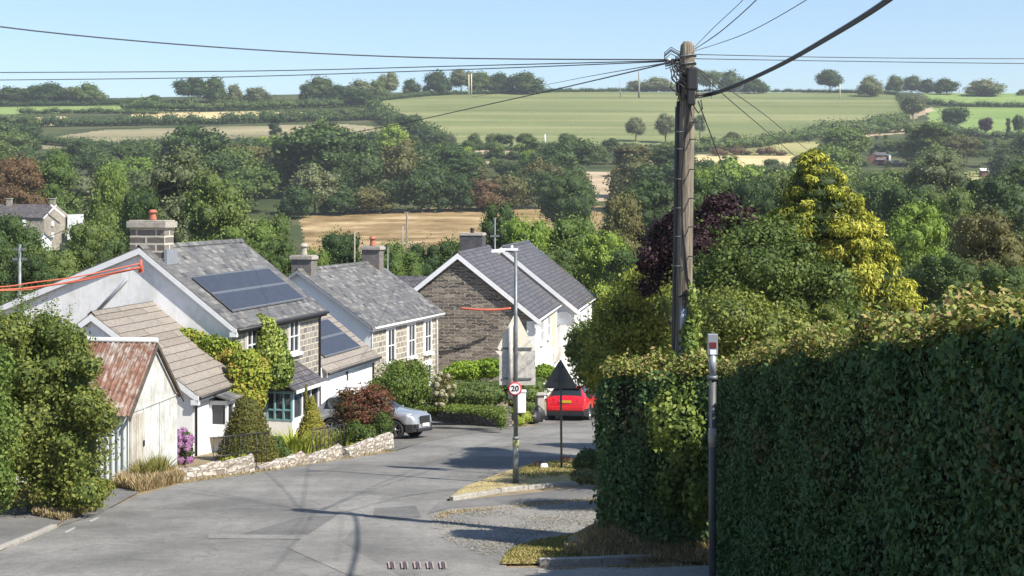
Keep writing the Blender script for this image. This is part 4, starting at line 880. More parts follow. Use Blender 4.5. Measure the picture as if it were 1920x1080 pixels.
# ------------------------------------------------------------------ posts, signs, poles
def text_mesh(name, s, size, mat, parent, loc, rot, ext=.002, off=.006):
    cu = bpy.data.curves.new(name, 'FONT'); cu.body = s; cu.size = size; cu.align_x = 'CENTER'; cu.align_y = 'CENTER'; cu.extrude = ext; cu.offset = off*size/.2; cu.space_character = 1.02
    o = bpy.data.objects.new(name, cu); C.objects.link(o); dg = bpy.context.evaluated_depsgraph_get(); me = bpy.data.meshes.new_from_object(o.evaluated_get(dg)); bpy.data.objects.remove(o)
    me.materials.clear(); me.materials.append(mat); o = bpy.data.objects.new(name, me); C.objects.link(o); o.parent = parent; o.location = loc; o.rotation_euler = rot; return o
b = gp(967, 909); u = b.y/F
LP = empty('street_lamp', b, 0, 'tall galvanised lamp column with round 20 sign at the verge', 'street lamp')
h = 436*u; mb = MB(); mb.tube([(0, 0, -.1), (0, 0, 1.16)], .078, 14); mb.tube([(0, 0, 1.16), (0, 0, 1.2), (0, 0, 1.24)], [.085, .085, .06], 14); mb.tube([(0, 0, 1.24), (.0, 0, h)], [.057, .043], 12); mb.build('column', [M['galv']], LP)
mb = MB(); mb.box(-.035, .035, -.085, -.074, .45, 1.0); mb.build('access_door', [M['galv']], LP)
M['moss'] = noisy('lichen_band', (.22, .22, .08), (.33, .32, .15), 8, .9); mb = MB(); mb.tube([(0, 0, .95), (0, 0, 1.15)], .082, 14); mb.build('mossy_band', [M['moss']], LP)
mb = MB(); mb.tube([(0, 0, h-.03), (-.15, 0, h+.03), (-.34, 0, h+.04)], .025, 8); arm = mb.build('arm', [M['galv']], LP)
mb = MB(); mb.hexa([(-.62, -.09, h-.01), (-.28, -.08, h), (-.28, .08, h), (-.62, .09, h-.01), (-.64, -.06, h+.06), (-.26, -.06, h+.10), (-.26, .06, h+.10), (-.64, .06, h+.06)]); mb.build('lantern', [M['trim']], LP, bevel=.015)
mb = MB(); mb.box(-.28, .06, -.05, .05, h+.045, h+.10); mb.tube([(-.1, 0, h+.09), (-.1, 0, h+.17)], .035, 10); mb.build('bracket', [M['trim']], LP)
zs = (909-728)*u; SG = empty('speed_sign', (b.x-.02, b.y-.085, b.z+zs), 0, 'round white 20 sign with red ring on the lamp column', 'road sign')
rr = 13*u; A = Matrix.Rotation(R(90), 4, 'X')
M['signred'] = plain('sign_red', (.55, .03, .05), .5); M['signwhite'] = plain('sign_white', (.75, .75, .75), .5); M['signblack'] = plain('sign_black', (.02, .02, .025), .5)
mb = MB(); mb.lathe([(.001, -.004), (rr, -.004), (rr, .004), (rr*.78, .0045)], seg=36, M=A); mb.build('rim', [M['signred']], SG)
mb = MB(); mb.lathe([(rr*.80, .0042), (.001, .0055)], seg=36, M=A); mb.build('face', [M['signwhite']], SG)
text_mesh('digits', '20', rr*1.12, M['signblack'], SG, (0, -.009, -.0), (R(90), 0, 0), off=.005)
def tri(mb, w_, h_, z0, y, th, mi=0, r=.07):
    P = []; cs = [(-w_/2, z0), (w_/2, z0), (0, z0+h_)]; ctr = (0, z0+h_/3)
    for i, (x, z) in enumerate(cs):
        dx, dz = ctr[0]-x, ctr[1]-z; l = math.hypot(dx, dz); cx, cz = x+dx/l*r*1.7, z+dz/l*r*1.7
        a0 = [R(210), R(330), R(90)][i]
        for k in range(-2, 3): a = a0+R(28)*k; P.append((cx+r*math.cos(a), cz+r*math.sin(a)))
    A_ = [(x, y, z) for x, z in P]; B = [(x, y+th, z) for x, z in P]; mb.poly(A_, mi); mb.poly(list(reversed(B)), mi)
    for i in range(len(P)): j = (i+1) % len(P); mb.poly([A_[i], A_[j], B[j], B[i]], mi)
d3 = 40.5; x3 = (967-960)/F*d3; SB = empty('warning_sign', (x3, d3, g(x3, d3)), 0, 'weathered pale back of a triangular warning sign over a square plate', 'road sign'); u3 = d3/F; Z = lambda py: -(py-HZ)*u3-g(x3, d3)
mb = MB(); mb.tube([(0, 0, -.1), (0, 0, Z(606))], .038, 12); mb.build('post', [M['galv']], SB)
mb = MB(); mb.tube([(-.14, .0, Z(748)), (-.14, 0, Z(612))], .06, 12); mb.build('wide_post', [M['signgrey']], SB)
mb = MB(); tri(mb, 72*u3, 70*u3, Z(657), .085, .006); mb.build('triangle_plate', [M['signback']], SB)
mb = MB(); x0, x1 = (936-967)*u3, (1004-967)*u3; mb.box(x0, x1, .09, .098, Z(723), Z(657.5)); mb.build('square_plate', [M['signgrey']], SB, bevel=.003)
for ya, yb_ in ((656, 652), (712, 709)): mb = MB(); mb.box(x0+.08, x1-.1, .06, .084, Z(ya), Z(yb_)); mb.build('clamp_rail', [M['galv']], SB)
for cx in (-.42, .18): mb = MB(); mb.poly([(cx-.14, .0885, Z(658.5)), (cx+.14, .0885, Z(658.5)), (cx, .0885, Z(668))]); mb.build('pale_repair', [M['signback']], SB)
b = gp(1053, 880); u = b.y/F; SW = empty('warning_sign', b, 0, 'dark back of a triangular sign on a thin dark post above the red car', 'road sign')
mb = MB(); mb.tube([(0, 0, -.1), (-.03, 0, 205*u)], .032, 12); mb.build('post', [M['dkpost']], SW)
mb = MB(); tri(mb, 64*u, 54*u, 152*u, .04, .006); o = mb.build('triangle_plate', [M['dkplate']], SW); o.location.x = -.035
for q_ in ((-.2, .14, 165, 168), (-.1, .06, 190, 193)): mb = MB(); mb.box(q_[0], q_[1], .0, .039, q_[2]*u, q_[3]*u); mb.build('clamp_rail', [M['dkpost']], SW)
# thin dark post with grey beacon head
d = 20.6; x = (1336-960)/F*d; zg = g(x, d); u = d/F; PT = empty('marker_post', (x, d, zg), 0, 'slim dark grey post with a pale metal box head before the hedge', 'post'); Z = lambda py: -(py-HZ)*u-zg
mb = MB(); mb.tube([(0, 0, -.1), (0, 0, Z(706))], .052, 16); mb.build('post', [M['dkpost']], PT)
mb = MB(); mb.tube([(0, 0, Z(712)), (0, 0, Z(704))], .075, 16); mb.build('collar', [M['galv']], PT)
mb = MB(); mb.tube([(0, 0, Z(704)), (0, 0, Z(664))], .052, 16); mb.build('sleeve', [M['lead']], PT)
mb = MB(); mb.box(-.068, .068, -.05, .05, Z(665), Z(626)); hd_ = mb.build('head', [M['lead']], PT, bevel=.008)
mb = MB(); mb.box(-.045, .045, -.058, -.051, Z(652), Z(641)); mb.build('red_panel', [plain('dark_red_lens', (.14, .03, .03), .3)], hd_)
mb = MB(); mb.box(-.04, .045, -.058, -.051, Z(664), Z(655)); mb.build('worn_sticker', [M['trim']], hd_)
mb = MB(); mb.tube([(0, 0, Z(838)), (0, 0, Z(802))], .0565, 16); mb.build('pale_band', [noisy('old_tape', (.20, .19, .15), (.42, .40, .33), 9, .8)], PT)
# wooden pole
PD = 27.2; pb = Vector(((1274-960)/F*PD, PD, 0)); pb.z = g(pb.x, pb.y); ptop = S(1289, 78, PD)
M['wood'] = noisy('weathered_pole_wood', (.10, .085, .065), (.24, .205, .16), 1, .9, c3=(.34, .30, .24)); 
def woodmat():
    m, nt, b_ = newmat('cracked_pole_wood'); v = coord(nt, 'Object', (9, 9, .5)); f = noise(nt, v, 1.5, 6, .7); v2 = coord(nt, 'Object', (26, 26, .8)); f2 = noise(nt, v2, 1.2, 4, .7)
    col = ramp(nt, f, [(.3, (.055, .045, .036)), (.5, (.19, .16, .12)), (.7, (.34, .30, .235))]); col = mix(nt, .7, col, ramp(nt, f2, [(.38, (.12,)*3), (.55, (.6,)*3)]), 'OVERLAY')
    nt.links.new(col, b_.inputs['Base Color']); b_.inputs['Roughness'].default_value = .9; bump(nt, b_, f2, .9, .03); return m
M['wood'] = woodmat()
TP = empty('utility_pole', pb, 0, 'tall weathered wooden utility pole standing in the ivy hedge', 'utility pole'); ax = ptop-pb
prof = []; 
mb = MB(); mb.tube([ax*t for t in (-.02, .0, .2, .4, .6, .8, .97, .992, 1)], [.185, .18, .172, .165, .157, .15, .14, .125, .07], 20); mb.build('shaft', [M['wood']], TP)
def on(py, off=0, fy=-.17): t = (pb.z*0-(py-HZ)*PD/F-pb.z)/ax.z; q = ax*t; return Vector((q.x+off, q.y+fy, q.z))
mb = MB(); mb.tube([on(p_, -.145-.008*((i*7) % 3), -.03) for i, p_ in enumerate((190, 260, 330, 400, 470, 540, 610, 680, 800))], .04, 8); mb.tube([on(p_, -.17, .04) for p_ in (200, 360, 520, 680, 800)], .03, 8); mb.build('down_cables', [M['black']], TP)
pr = random.Random(3); mb = MB()
for sgn, yy in ((.02, 105), (0, 120)):
    mb.tube([on(yy+2*math.sin(a*2), .16*math.cos(a), .17*math.sin(a)) for a in [i*math.pi/5 for i in range(11)]], .016, 6)
mb.build('steel_band', [M['galv']], TP)
mb = MB(); mb.box(-.03, .17, -.29, -.16, -.30, .12); o = mb.build('junction_box', [M['black']], TP, bevel=.03); o.location = on(140, 0, 0)
mb = MB(); mb.box(-.0, .15, -.27, -.15, -.30, .05); o = mb.build('junction_box', [M['black']], TP, bevel=.03); o.location = on(168, -.02, 0)
mb = MB(); mb.box(-.2, -.12, -.12, .05, -.14, .12); o = mb.build('junction_box', [M['black']], TP, bevel=.02); o.location = on(165, 0, 0)
mb = MB()
for k in range(16):
    a = on(pr.uniform(105, 125), pr.uniform(-.3, -.1), pr.uniform(-.15, 0)); c = on(pr.uniform(130, 190), pr.uniform(-.22, .2), -.18); m_ = (a+c)/2+Vector((pr.uniform(-.25, .12), pr.uniform(-.15, 0), pr.uniform(-.1, .1)))
    mb.tube([a, a.lerp(m_, .5)+Vector((-.04, 0, .05)), m_, m_.lerp(c, .6)+Vector((.03, 0, 0)), c], .010, 5)
for k in range(5):
    a = on(pr.uniform(95, 112), -.12, -.05); mb.tube([a, a+Vector((-.18, 0, .1)), a+Vector((-.3, 0, 0)), a+Vector((-.28, 0, -.18)), on(118, -.1, -.1)], .008, 5)
mb.tube([on(185, .05), on(205, .14), on(213, .2), on(205, .27), on(188, .24)], .014, 6); mb.tube([on(190, .0), on(208, .04), on(230, .02), on(262, -.04), on(330, -.08), on(420, -.06), on(520, .05), on(535, .12)], .018, 6)
mb.build('loose_wires', [M['black']], TP)
for py in (230, 262, 318, 372, 425, 480):
    for a_, b2_ in (((py, .06, -.14), (py, .16, -.30)), ((py+18, -.03, -.14), (py+18, -.2, -.22))): mb = MB(); mb.tube([on(*a_), on(*b2_)], .011, 6); mb.build('climbing_peg', [M['dkpost']], TP)
mb = MB(); mb.tube([on(640, -.02, -.17), on(576, -.02, -.17)], .06, 10); mb.tube([on(740, -.06, -.17), on(640, -.02, -.17)], .055, 10); mb.build('cable_guard', [M['lead']], TP)
mb = MB(); mb.tube([on(556, -.10, -.15), on(550, 0, -.19), on(552, .12, -.15), on(560, .2, -.05)], .016, 6); mb.build('strap', [M['black']], TP)
# small posts and poles farther off
def slim_pole(px, ytop, ybase, d, rad, mat, label, name='utility_pole', cat='utility pole', arms=(), group=None):
    x = (px-960)/F*d; z0 = g(x, d); zt = -(ytop-HZ)/F*d; o = empty(name, (x, d, z0), 0, label, cat, group)
    mb = MB(); mb.tube([(0, 0, -.3), (0, 0, zt-z0)], [rad*1.2, rad*.8], 8); mb.build('shaft', [M[mat]], o)
    if arms:
        for a, w_ in arms: mb = MB(); mb.box(-w_, w_, -.05, .05, zt-z0-a-.06, zt-z0-a+.06); mb.build('crossarm', [M[mat]], o)
    return o
slim_pole(37, 458, 545, 75, .10, 'galv', 'grey pole with small arms behind the cottage roof on the left', arms=((.25, .3), (.75, .35)))
slim_pole(763, 398, 470, 150, .12, 'wood', 'darker taller one of two thin poles at the dry meadow edge', arms=((.0, .3),))
slim_pole(755, 424, 472, 150, .09, 'palebark', 'paler shorter one of two thin poles at the dry meadow edge')
slim_pole(665, 432, 500, 110, .06, 'palebark', 'slim pale pole rising behind the second cottage roof')
slim_pole(727, 462, 500, 105, .06, 'galv', 'very short thin grey pole right of the cottage chimney', arms=())
slim_pole(928, 408, 470, 97, .06, 'galv', 'grey pole with a fitting beside the dark brick chimney', arms=((1.2, .3),))
for px, yt, lab in ((879, 139, 'left of the pair of pale masts on the skyline'), (884, 138, 'right of the pair of pale masts on the skyline')):
    slim_pole(px, yt, 172, 1000, .35, 'cream', lab, name='mast', cat='mast')
for px, yt, d, rd, mt, lab in ((1198, 134, 990, .6, 'palebark', 'thick pale pole on the skyline left of the big pole'), (1163, 150, 1000, .25, 'lead', 'thin faint pole on the bare skyline'), (1022, 252, 700, .35, 'trim', 'small white post at the foot of the green field'), (979, 302, 620, .35, 'lead', 'small pale post among trees under the green field'),
    (1575, 157, 985, .3, 'cream', 'thin pole beside the round skyline tree'), (1334, 150, 985, .25, 'lead', 'thin pale pole before the skyline trees by the big pole')):
    slim_pole(px, yt, 0, d, rd, mt, lab, name='pole', cat='pole')
# ------------------------------------------------------------------ overhead wires
def wire(P, rad, label, mat='black', seg=6, name='overhead_wire', cat='wire', group=None):
    P = [Vector(p) for p in P]; Q = []
    for i in range(len(P)-1):          # smooth through the points
        p0 = P[max(i-1, 0)]; p1 = P[i]; p2 = P[i+1]; p3 = P[min(i+2, len(P)-1)]
        for k in range(6):
            t = k/6; Q.append(.5*((2*p1)+(p2-p0)*t+(2*p0-5*p1+4*p2-p3)*t*t+(3*p1-p0-3*p2+p3)*t**3))
    Q.append(P[-1]); mb = MB(); mb.tube(Q, rad, seg); o = mb.build(name, [M[mat]]); return tag(o, label, cat, group)
M['wire'] = plain('wire_grey', (.05, .055, .065), .7)
E = lambda py=113, off=0: S(1289+off, py, PD)
wire([S(-300, -5, 22), S(0, 50, 24), S(400, 88, 26), S(800, 108, 27.5), E(112, -6)], .013, 'highest of the three wires running left from the pole', 'wire')
wire([S(-300, 138, 38), S(0, 136, 36), S(480, 133, 34), S(850, 124, 32), E(113, -6)], .011, 'middle of the three wires running left from the pole', 'wire')
wire([S(-300, 152, 42), S(0, 150, 39), S(400, 145, 36), S(850, 131, 33), E(114, -6)], .011, 'lowest of the three level wires running left from the pole', 'wire')
wire([E(112, -10), S(1040, 168, 38), S(790, 224, 50), S(450, 302, 62), S(38, 466, 75)], .014, 'wire dropping left from the pole to the grey pole behind the cottage', 'wire')
wire([E(113, -10), S(1100, 144, 60), S(985, 166, 90), S(884, 182, 130)], .012, 'faint wire slanting from the pole towards the skyline trees', 'wire')
wire([E(102, 10), S(1600, 108, 31), S(1920, 110, 33), S(2200, 108, 35)], .009, 'upper of two level wires running right from the pole', 'wire')
wire([E(110, 10), S(1600, 115, 30), S(1920, 119, 31), S(2200, 119, 32)], .009, 'lower of two level wires running right from the pole', 'wire')
wire([E(96, 6), S(1340, 50, 27), S(1395, -2, 24), S(1460, -75, 21)], .006, 'leftmost of three wires rising steeply from the pole top', 'wire')
wire([E(97, 6), S(1350, 60, 27), S(1420, -2, 23), S(1500, -90, 19)], .009, 'middle and thickest of three wires rising steeply from the pole top', 'wire')
wire([E(98, 6), S(1400, 62, 27), S(1515, -2, 23), S(1620, -75, 20)], .007, 'rightmost and shallowest of three wires rising from the pole top', 'wire')
wire([S(1284, 180, PD-.2), S(1345, 172, 27), S(1450, 127, 23), S(1560, 65, 19), S(1668, -4, 16), S(1800, -110, 13)], .026, 'thick black cable sweeping up right from the pole', 'black', 8, 'overhead_cable', 'cable')
wire([S(1284, 184, PD-.2), S(1345, 175, 27), S(1450, 130, 23), S(1560, 69, 19), S(1668, 1, 16), S(1800, -104, 13)], .020, 'thinner cable clipped under the thick black cable', 'black', 8, 'overhead_cable', 'cable')
wire([E(190, 20), S(1345, 285, 31), S(1378, 372, 33), S(1420, 520, 36), S(1455, 640, 39)], .012, 'stay wire dropping steeply into the shrubs right of the pole', 'wire')
wire([E(130, 18), S(1355, 176, 32), S(1430, 240, 40), S(1500, 300, 50), S(1560, 345, 60)], .011, 'left of two thin wires falling right towards the golden cypress', 'wire')
wire([E(128, 18), S(1370, 170, 34), S(1440, 220, 44), S(1520, 285, 58), S(1600, 335, 75)], .011, 'right of two thin wires falling right towards the golden cypress', 'wire')
mb = MB(); mb.tube([E(112, -38), E(111, -31)], .03, 8); tag(mb.build('insulator', [M['trim']]), 'small white insulator on the wire left of the pole', 'insulator')
# orange insulating sleeves
gpt = lambda y, z: H1.root.matrix_basis @ Vector((-.30, y, z))
bpy.context.view_layer.update()
a0 = S(264, 497, 50.8)
for k, (y1, y2, y3, rd, lab) in enumerate(((520, 536, 540, .022, 'upper orange sleeved cable leading left from the white gable'), (528, 545, 546, .034, 'middle orange sleeved cable leading left from the white gable'))):
    wire([S(262, 494+8*k, 50.6), S(150, y1-2, 49.6), S(60, y2-6, 49), S(0, y3-2, 48.5), S(-160, y3+4, 47)], rd, lab, 'orange', 8, 'sleeved_cable', 'cable')
wire([S(262, 500, 50.5), S(140, 526, 49.5), S(60, 542, 49), S(0, 545, 48.3), S(-160, 548, 46.8)], .014, 'thin lowest orange sleeved cable leading left from the gable', 'orange', 8, 'sleeved_cable', 'cable')
mb = MB(); mb.tube([S(264, 487, 50.7), S(264, 508, 50.7)], .05, 8); mb.box(-.08, .08, -.05, .05, -.2, .05, M=Matrix.Translation(S(264, 500, 50.75))); tag(mb.build('cable_bracket', [M['orange']]), 'orange bracket at the top of the white gable', 'bracket')
wire([S(958, 578, 81.4), S(925, 581, 81.3), S(890, 580, 81.3), S(864, 578, 81.5)], .06, 'short orange sleeve across the dark stone gable', 'orange', 8, 'sleeved_cable', 'cable')
wire([S(864, 578, 81.5), S(800, 572, 80), S(725, 574, 79)], .02, 'thin cable continuing left from the orange sleeve', 'wire')

# thin grey raised band running up the white gable from the wing's roof
nr_ = Vector((-.2385, -.971, 0)); 
def ongable(px, py, off): 
    v = S(px, py, 1); t = (H1.E.dot(nr_)+off)/v.dot(nr_); return v*t
mb = MB(); mb.tube([ongable(176, 590, .05), ongable(238, 523, .05)], .06, 6); o = mb.build('grey_band', [M['lead']]); o.parent = H1.root; o.matrix_parent_inverse = H1.Mi
# ------------------------------------------------------------------ garden walls, gateposts, small things
def stone_wall(pts, h0, h1, th, mat, label, name='garden_wall', seed=0, rough=.036, top=None):
    """rough stone wall along ground pixels with its height going from h0 to h1"""
    P = [gp(*p) for p in pts]; L_ = [0]
    for a, b_ in zip(P[:-1], P[1:]): L_.append(L_[-1]+(b_-a).length)
    n = max(4, int(L_[-1]/.22)); rs = random.Random(seed+len(label)); ring = []
    for i in range(n+1):
        s = L_[-1]*i/n; j = max(k for k in range(len(L_)) if L_[k] <= s+1e-6); j = min(j, len(P)-2); t = (s-L_[j])/(L_[j+1]-L_[j]); p = P[j].lerp(P[j+1], t); d = (P[j+1]-P[j]); d.z = 0; d.normalize(); nr = Vector((-d.y, d.x, 0))
        h = h0+(h1-h0)*i/n+rs.uniform(-rough, rough); r = lambda: rs.uniform(-rough, rough)*.7
        ring.append([p+nr*(0+r())+Vector((0, 0, -.15)), p+nr*r()+Vector((0, 0, h*.5)), p+nr*(.02+r())+Vector((0, 0, h-.04)), p+nr*(th*.5)+Vector((0, 0, h+.02+r()*.5)), p+nr*(th-.02+r())+Vector((0, 0, h-.04)), p+nr*th+Vector((0, 0, -.15))])
    mb = MB()
    for i in range(n):
        for k in range(5): mb.poly([ring[i][k], ring[i+1][k], ring[i+1][k+1], ring[i][k+1]])
    mb.poly(ring[0]); mb.poly(list(reversed(ring[-1]))); o = mb.build(name, [M[mat]], bevel=0); return tag(o, label, 'garden wall')
M['oldwall'] = bricks('whitewashed_stone', [(.22, .19, .155), (.40, .37, .33), (.48, .44, .39), (.30, .25, .2)], (.17, .15, .12), .30, .15, .022, distort=.26, stain=.85, stainc=(.22, .16, .10), bm=1)
M['drystone'] = bricks('dry_stone', [(.08, .075, .07), (.16, .145, .13), (.24, .21, .19), (.12, .10, .09)], (.04, .04, .035), .3, .11, .014, distort=.12, stain=.5, stainc=(.10, .13, .05), bm=1)
stone_wall([(336, 900), (420, 892)], .24, .38, .3, 'oldwall', 'lowest piece of the pale garden wall beside the tin shed')
stone_wall([(420, 892), (478, 886)], .30, .50, .3, 'oldwall', 'short pale wall piece stepping up before the dark topiary')
stone_wall([(490, 882), (572, 871)], .08, .36, .3, 'oldwall', 'pale wall piece rising below the green strappy plants')
stone_wall([(572, 871), (642, 860)], .16, .40, .3, 'oldwall', 'pale wall piece below the low iron railing')
stone_wall([(655, 858), (739, 841)], .28, .54, .32, 'oldwall', 'highest pale wall piece under the red shrub')
stone_wall([(700, 792), (762, 783), (860, 795), (945, 803)], .55, .9, .4, 'drystone', 'low dark dry stone wall edging the driveway', name='retaining_wall', rough=.05)
def railing(p0, p1, h, label, n=10):
    a = gp(*p0); b_ = gp(*p1); r = empty('railing', a, 0, label, 'railing'); d = b_-a; mb = MB(); mb.tube([(0, 0, h), d+Vector((0, 0, h))], .02, 6); mb.tube([(0, 0, h*.45), d+Vector((0, 0, h*.45))], .014, 6); mb.build('rail', [M['black']], r)
    mb = MB()
    for i in range(n+1): q = d*(i/n); mb.tube([q, q+Vector((0, 0, h+.04))], .01, 5)
    mb.build('bars', [M['black']], r)
railing((400, 885), (500, 872), .95, 'dark iron railing before the first clipped bush'); railing((585, 866), (645, 852), .95, 'dark iron railing before the second clipped bush', 8)
def pillar(px, py, d_, w_, h, label):
    p = gp(px, py); r = empty('gate_pillar', p, R(20), label, 'gate pillar'); mb = MB(); mb.box(-w_/2, w_/2, -w_/2, w_/2, -.2, h); mb.build('shaft', [M['capstone']], r, bevel=.02)
    mb = MB(); mb.box(-w_/2-.1, w_/2+.1, -w_/2-.1, w_/2+.1, h+.001, h+.09); mb.build('capping', [M['capstone']], r, bevel=.02)
pillar(1012, 790, 0, .32, 1.15, 'pale stone gatepost with flat cap left of the red car'); pillar(1001, 786, 0, .30, 1.0, 'shorter stone gatepost behind the black bags')
p = gp(990, 786); mb = MB(); mb.box(-.9, .15, -.12, .12, .96, 1.06); mb.box(-.9, -.6, -.1, .1, -.2, .95); o = mb.build('stone_bench', [M['capstone']], bevel=.02); o.location = p; tag(o, 'long stone slab bridging between the gatepost and hedge', 'stone slab')
def lumpy(name, loc, r, mat, label, cat, seed=0, sq=.8):
    rs = np.random.default_rng(seed); V = CSV*np.array(r)*(1+.10*np.sin(CSV[:, :1]*5+seed)+.08*np.cos(CSV[:, 1:2]*7+seed)); V[:, 2] = np.maximum(V[:, 2], -r[2]*sq)+r[2]*sq
    me = quadmesh(name, V, CSQ); o = link(name, me, M[mat], smooth=True); o.location = loc; return tag(o, label, cat)
lumpy('rubbish_bag', gp(1000, 795), (.33, .3, .32), 'black', 'plump black rubbish bag on the ground by the gatepost', 'rubbish bag', 1); lumpy('rubbish_bag', gp(1010, 793)+Vector((0, .2, 0)), (.28, .25, .4), 'black', 'taller black rubbish bag leaning on the gatepost', 'rubbish bag', 2)
p = S(976, 760, 62); mb = MB(); mb.box(-.22, .22, -.2, .2, -.85, .0); mb.box(-.24, .24, -.22, .22, .001, .08); o = mb.build('white_box', [M['trim']], bevel=.02); o.location = p+Vector((0, 0, .55)); tag(o, 'small white cabinet behind the lamp column', 'cabinet')
mb = MB(); mb.tube([(0, 0, -.55), (0, 0, -1.7)], .04, 8); st = mb.build('stand', [M['galv']], o)
lumpy('stone', gp(1012, 878), (.17, .12, .12), 'brick', 'reddish stone on the edge of the grass verge', 'stone', 3); lumpy('stone', gp(1020, 880), (.12, .1, .1), 'trim', 'whitewashed stone next to the reddish one', 'stone', 4)
p = gp(1063, 867); mb = MB(); mb.box(-.14, .14, -.07, .07, -.05, .17); o = mb.build('brick_block', [M['brick']], bevel=.01); o.location = p; tag(o, 'single red brick block standing on the verge', 'brick')
p = gp(46, 962); mb = MB(); mb.box(-.07, .07, -.06, .06, -.1, .48); o = mb.build('wooden_stake', [M['palebark']], bevel=.01); o.location = p; tag(o, 'short square wooden stake by the left footway', 'stake')
# ------------------------------------------------------------------ near planting
def B(px, py, rx, ry, d, dy=None):     # blob seen at a pixel, radii in pixels, depth radius in metres
    u = d/F; return (tuple(S(px, py, d)), (rx*u, dy if dy else rx*u*.9, ry*u))
def plant(name, blobs, n, size, mat, label, cat, group=None, core=.8, asp=.6, jit=.7, droop=0., rough=.12, out=0., shell=(.72, 1.05), extra=None, part=None):
    lv = Leaves(); lv.blobs(blobs, n, size, core=core, asp=asp, jit=jit, droop=droop, rough=rough, out=out, shell=shell)
    if part is None: o = lv.build(name, L[mat]); return tag(o, label, cat, group)
    c = blobs[0][0]; r = empty(name, (c[0], c[1], g(c[0], c[1])), 0, label, cat, group); o = lv.build('crown', L[mat]); o.parent = r; o.matrix_parent_inverse = Matrix.Translation(-r.location)
    zt = c[2]-r.location.z; mb = MB(); mb.tube([(0, 0, -.1), (.05, 0, zt*.5), (0, .05, zt)], [part, part*.8, part*.3], 8)
    for k in range(5):
        b_ = blobs[(k*3+1) % len(blobs)][0]; q = Vector(b_)-r.location; mb.tube([(0, 0, zt*.4), Vector((0, 0, zt*.4)).lerp(q, .5)+Vector((0, 0, .2)), q], [part*.5, part*.35, part*.1], 6)
    mb.build('trunk', [M['bark']], r); return r
def spread(px0, px1, yf, yb, d, r, n, seed, dj=1.2, rj=.3):
    """blobs filling an outline: top line yf(px), bottom yb"""
    rs = random.Random(seed); out = []
    for i in range(n):
        px = rs.uniform(px0, px1); t = yf(px); py = t+r*.8+(yb-t)*rs.random()**1.3; q = r*rs.uniform(1-rj, 1+rj); out.append(B(px, max(py, t+q*.85), q, q*.9, d+rs.uniform(-dj, dj)))
    return out
ip = lambda xs, ys: (lambda x: float(np.interp(x, xs, ys)))
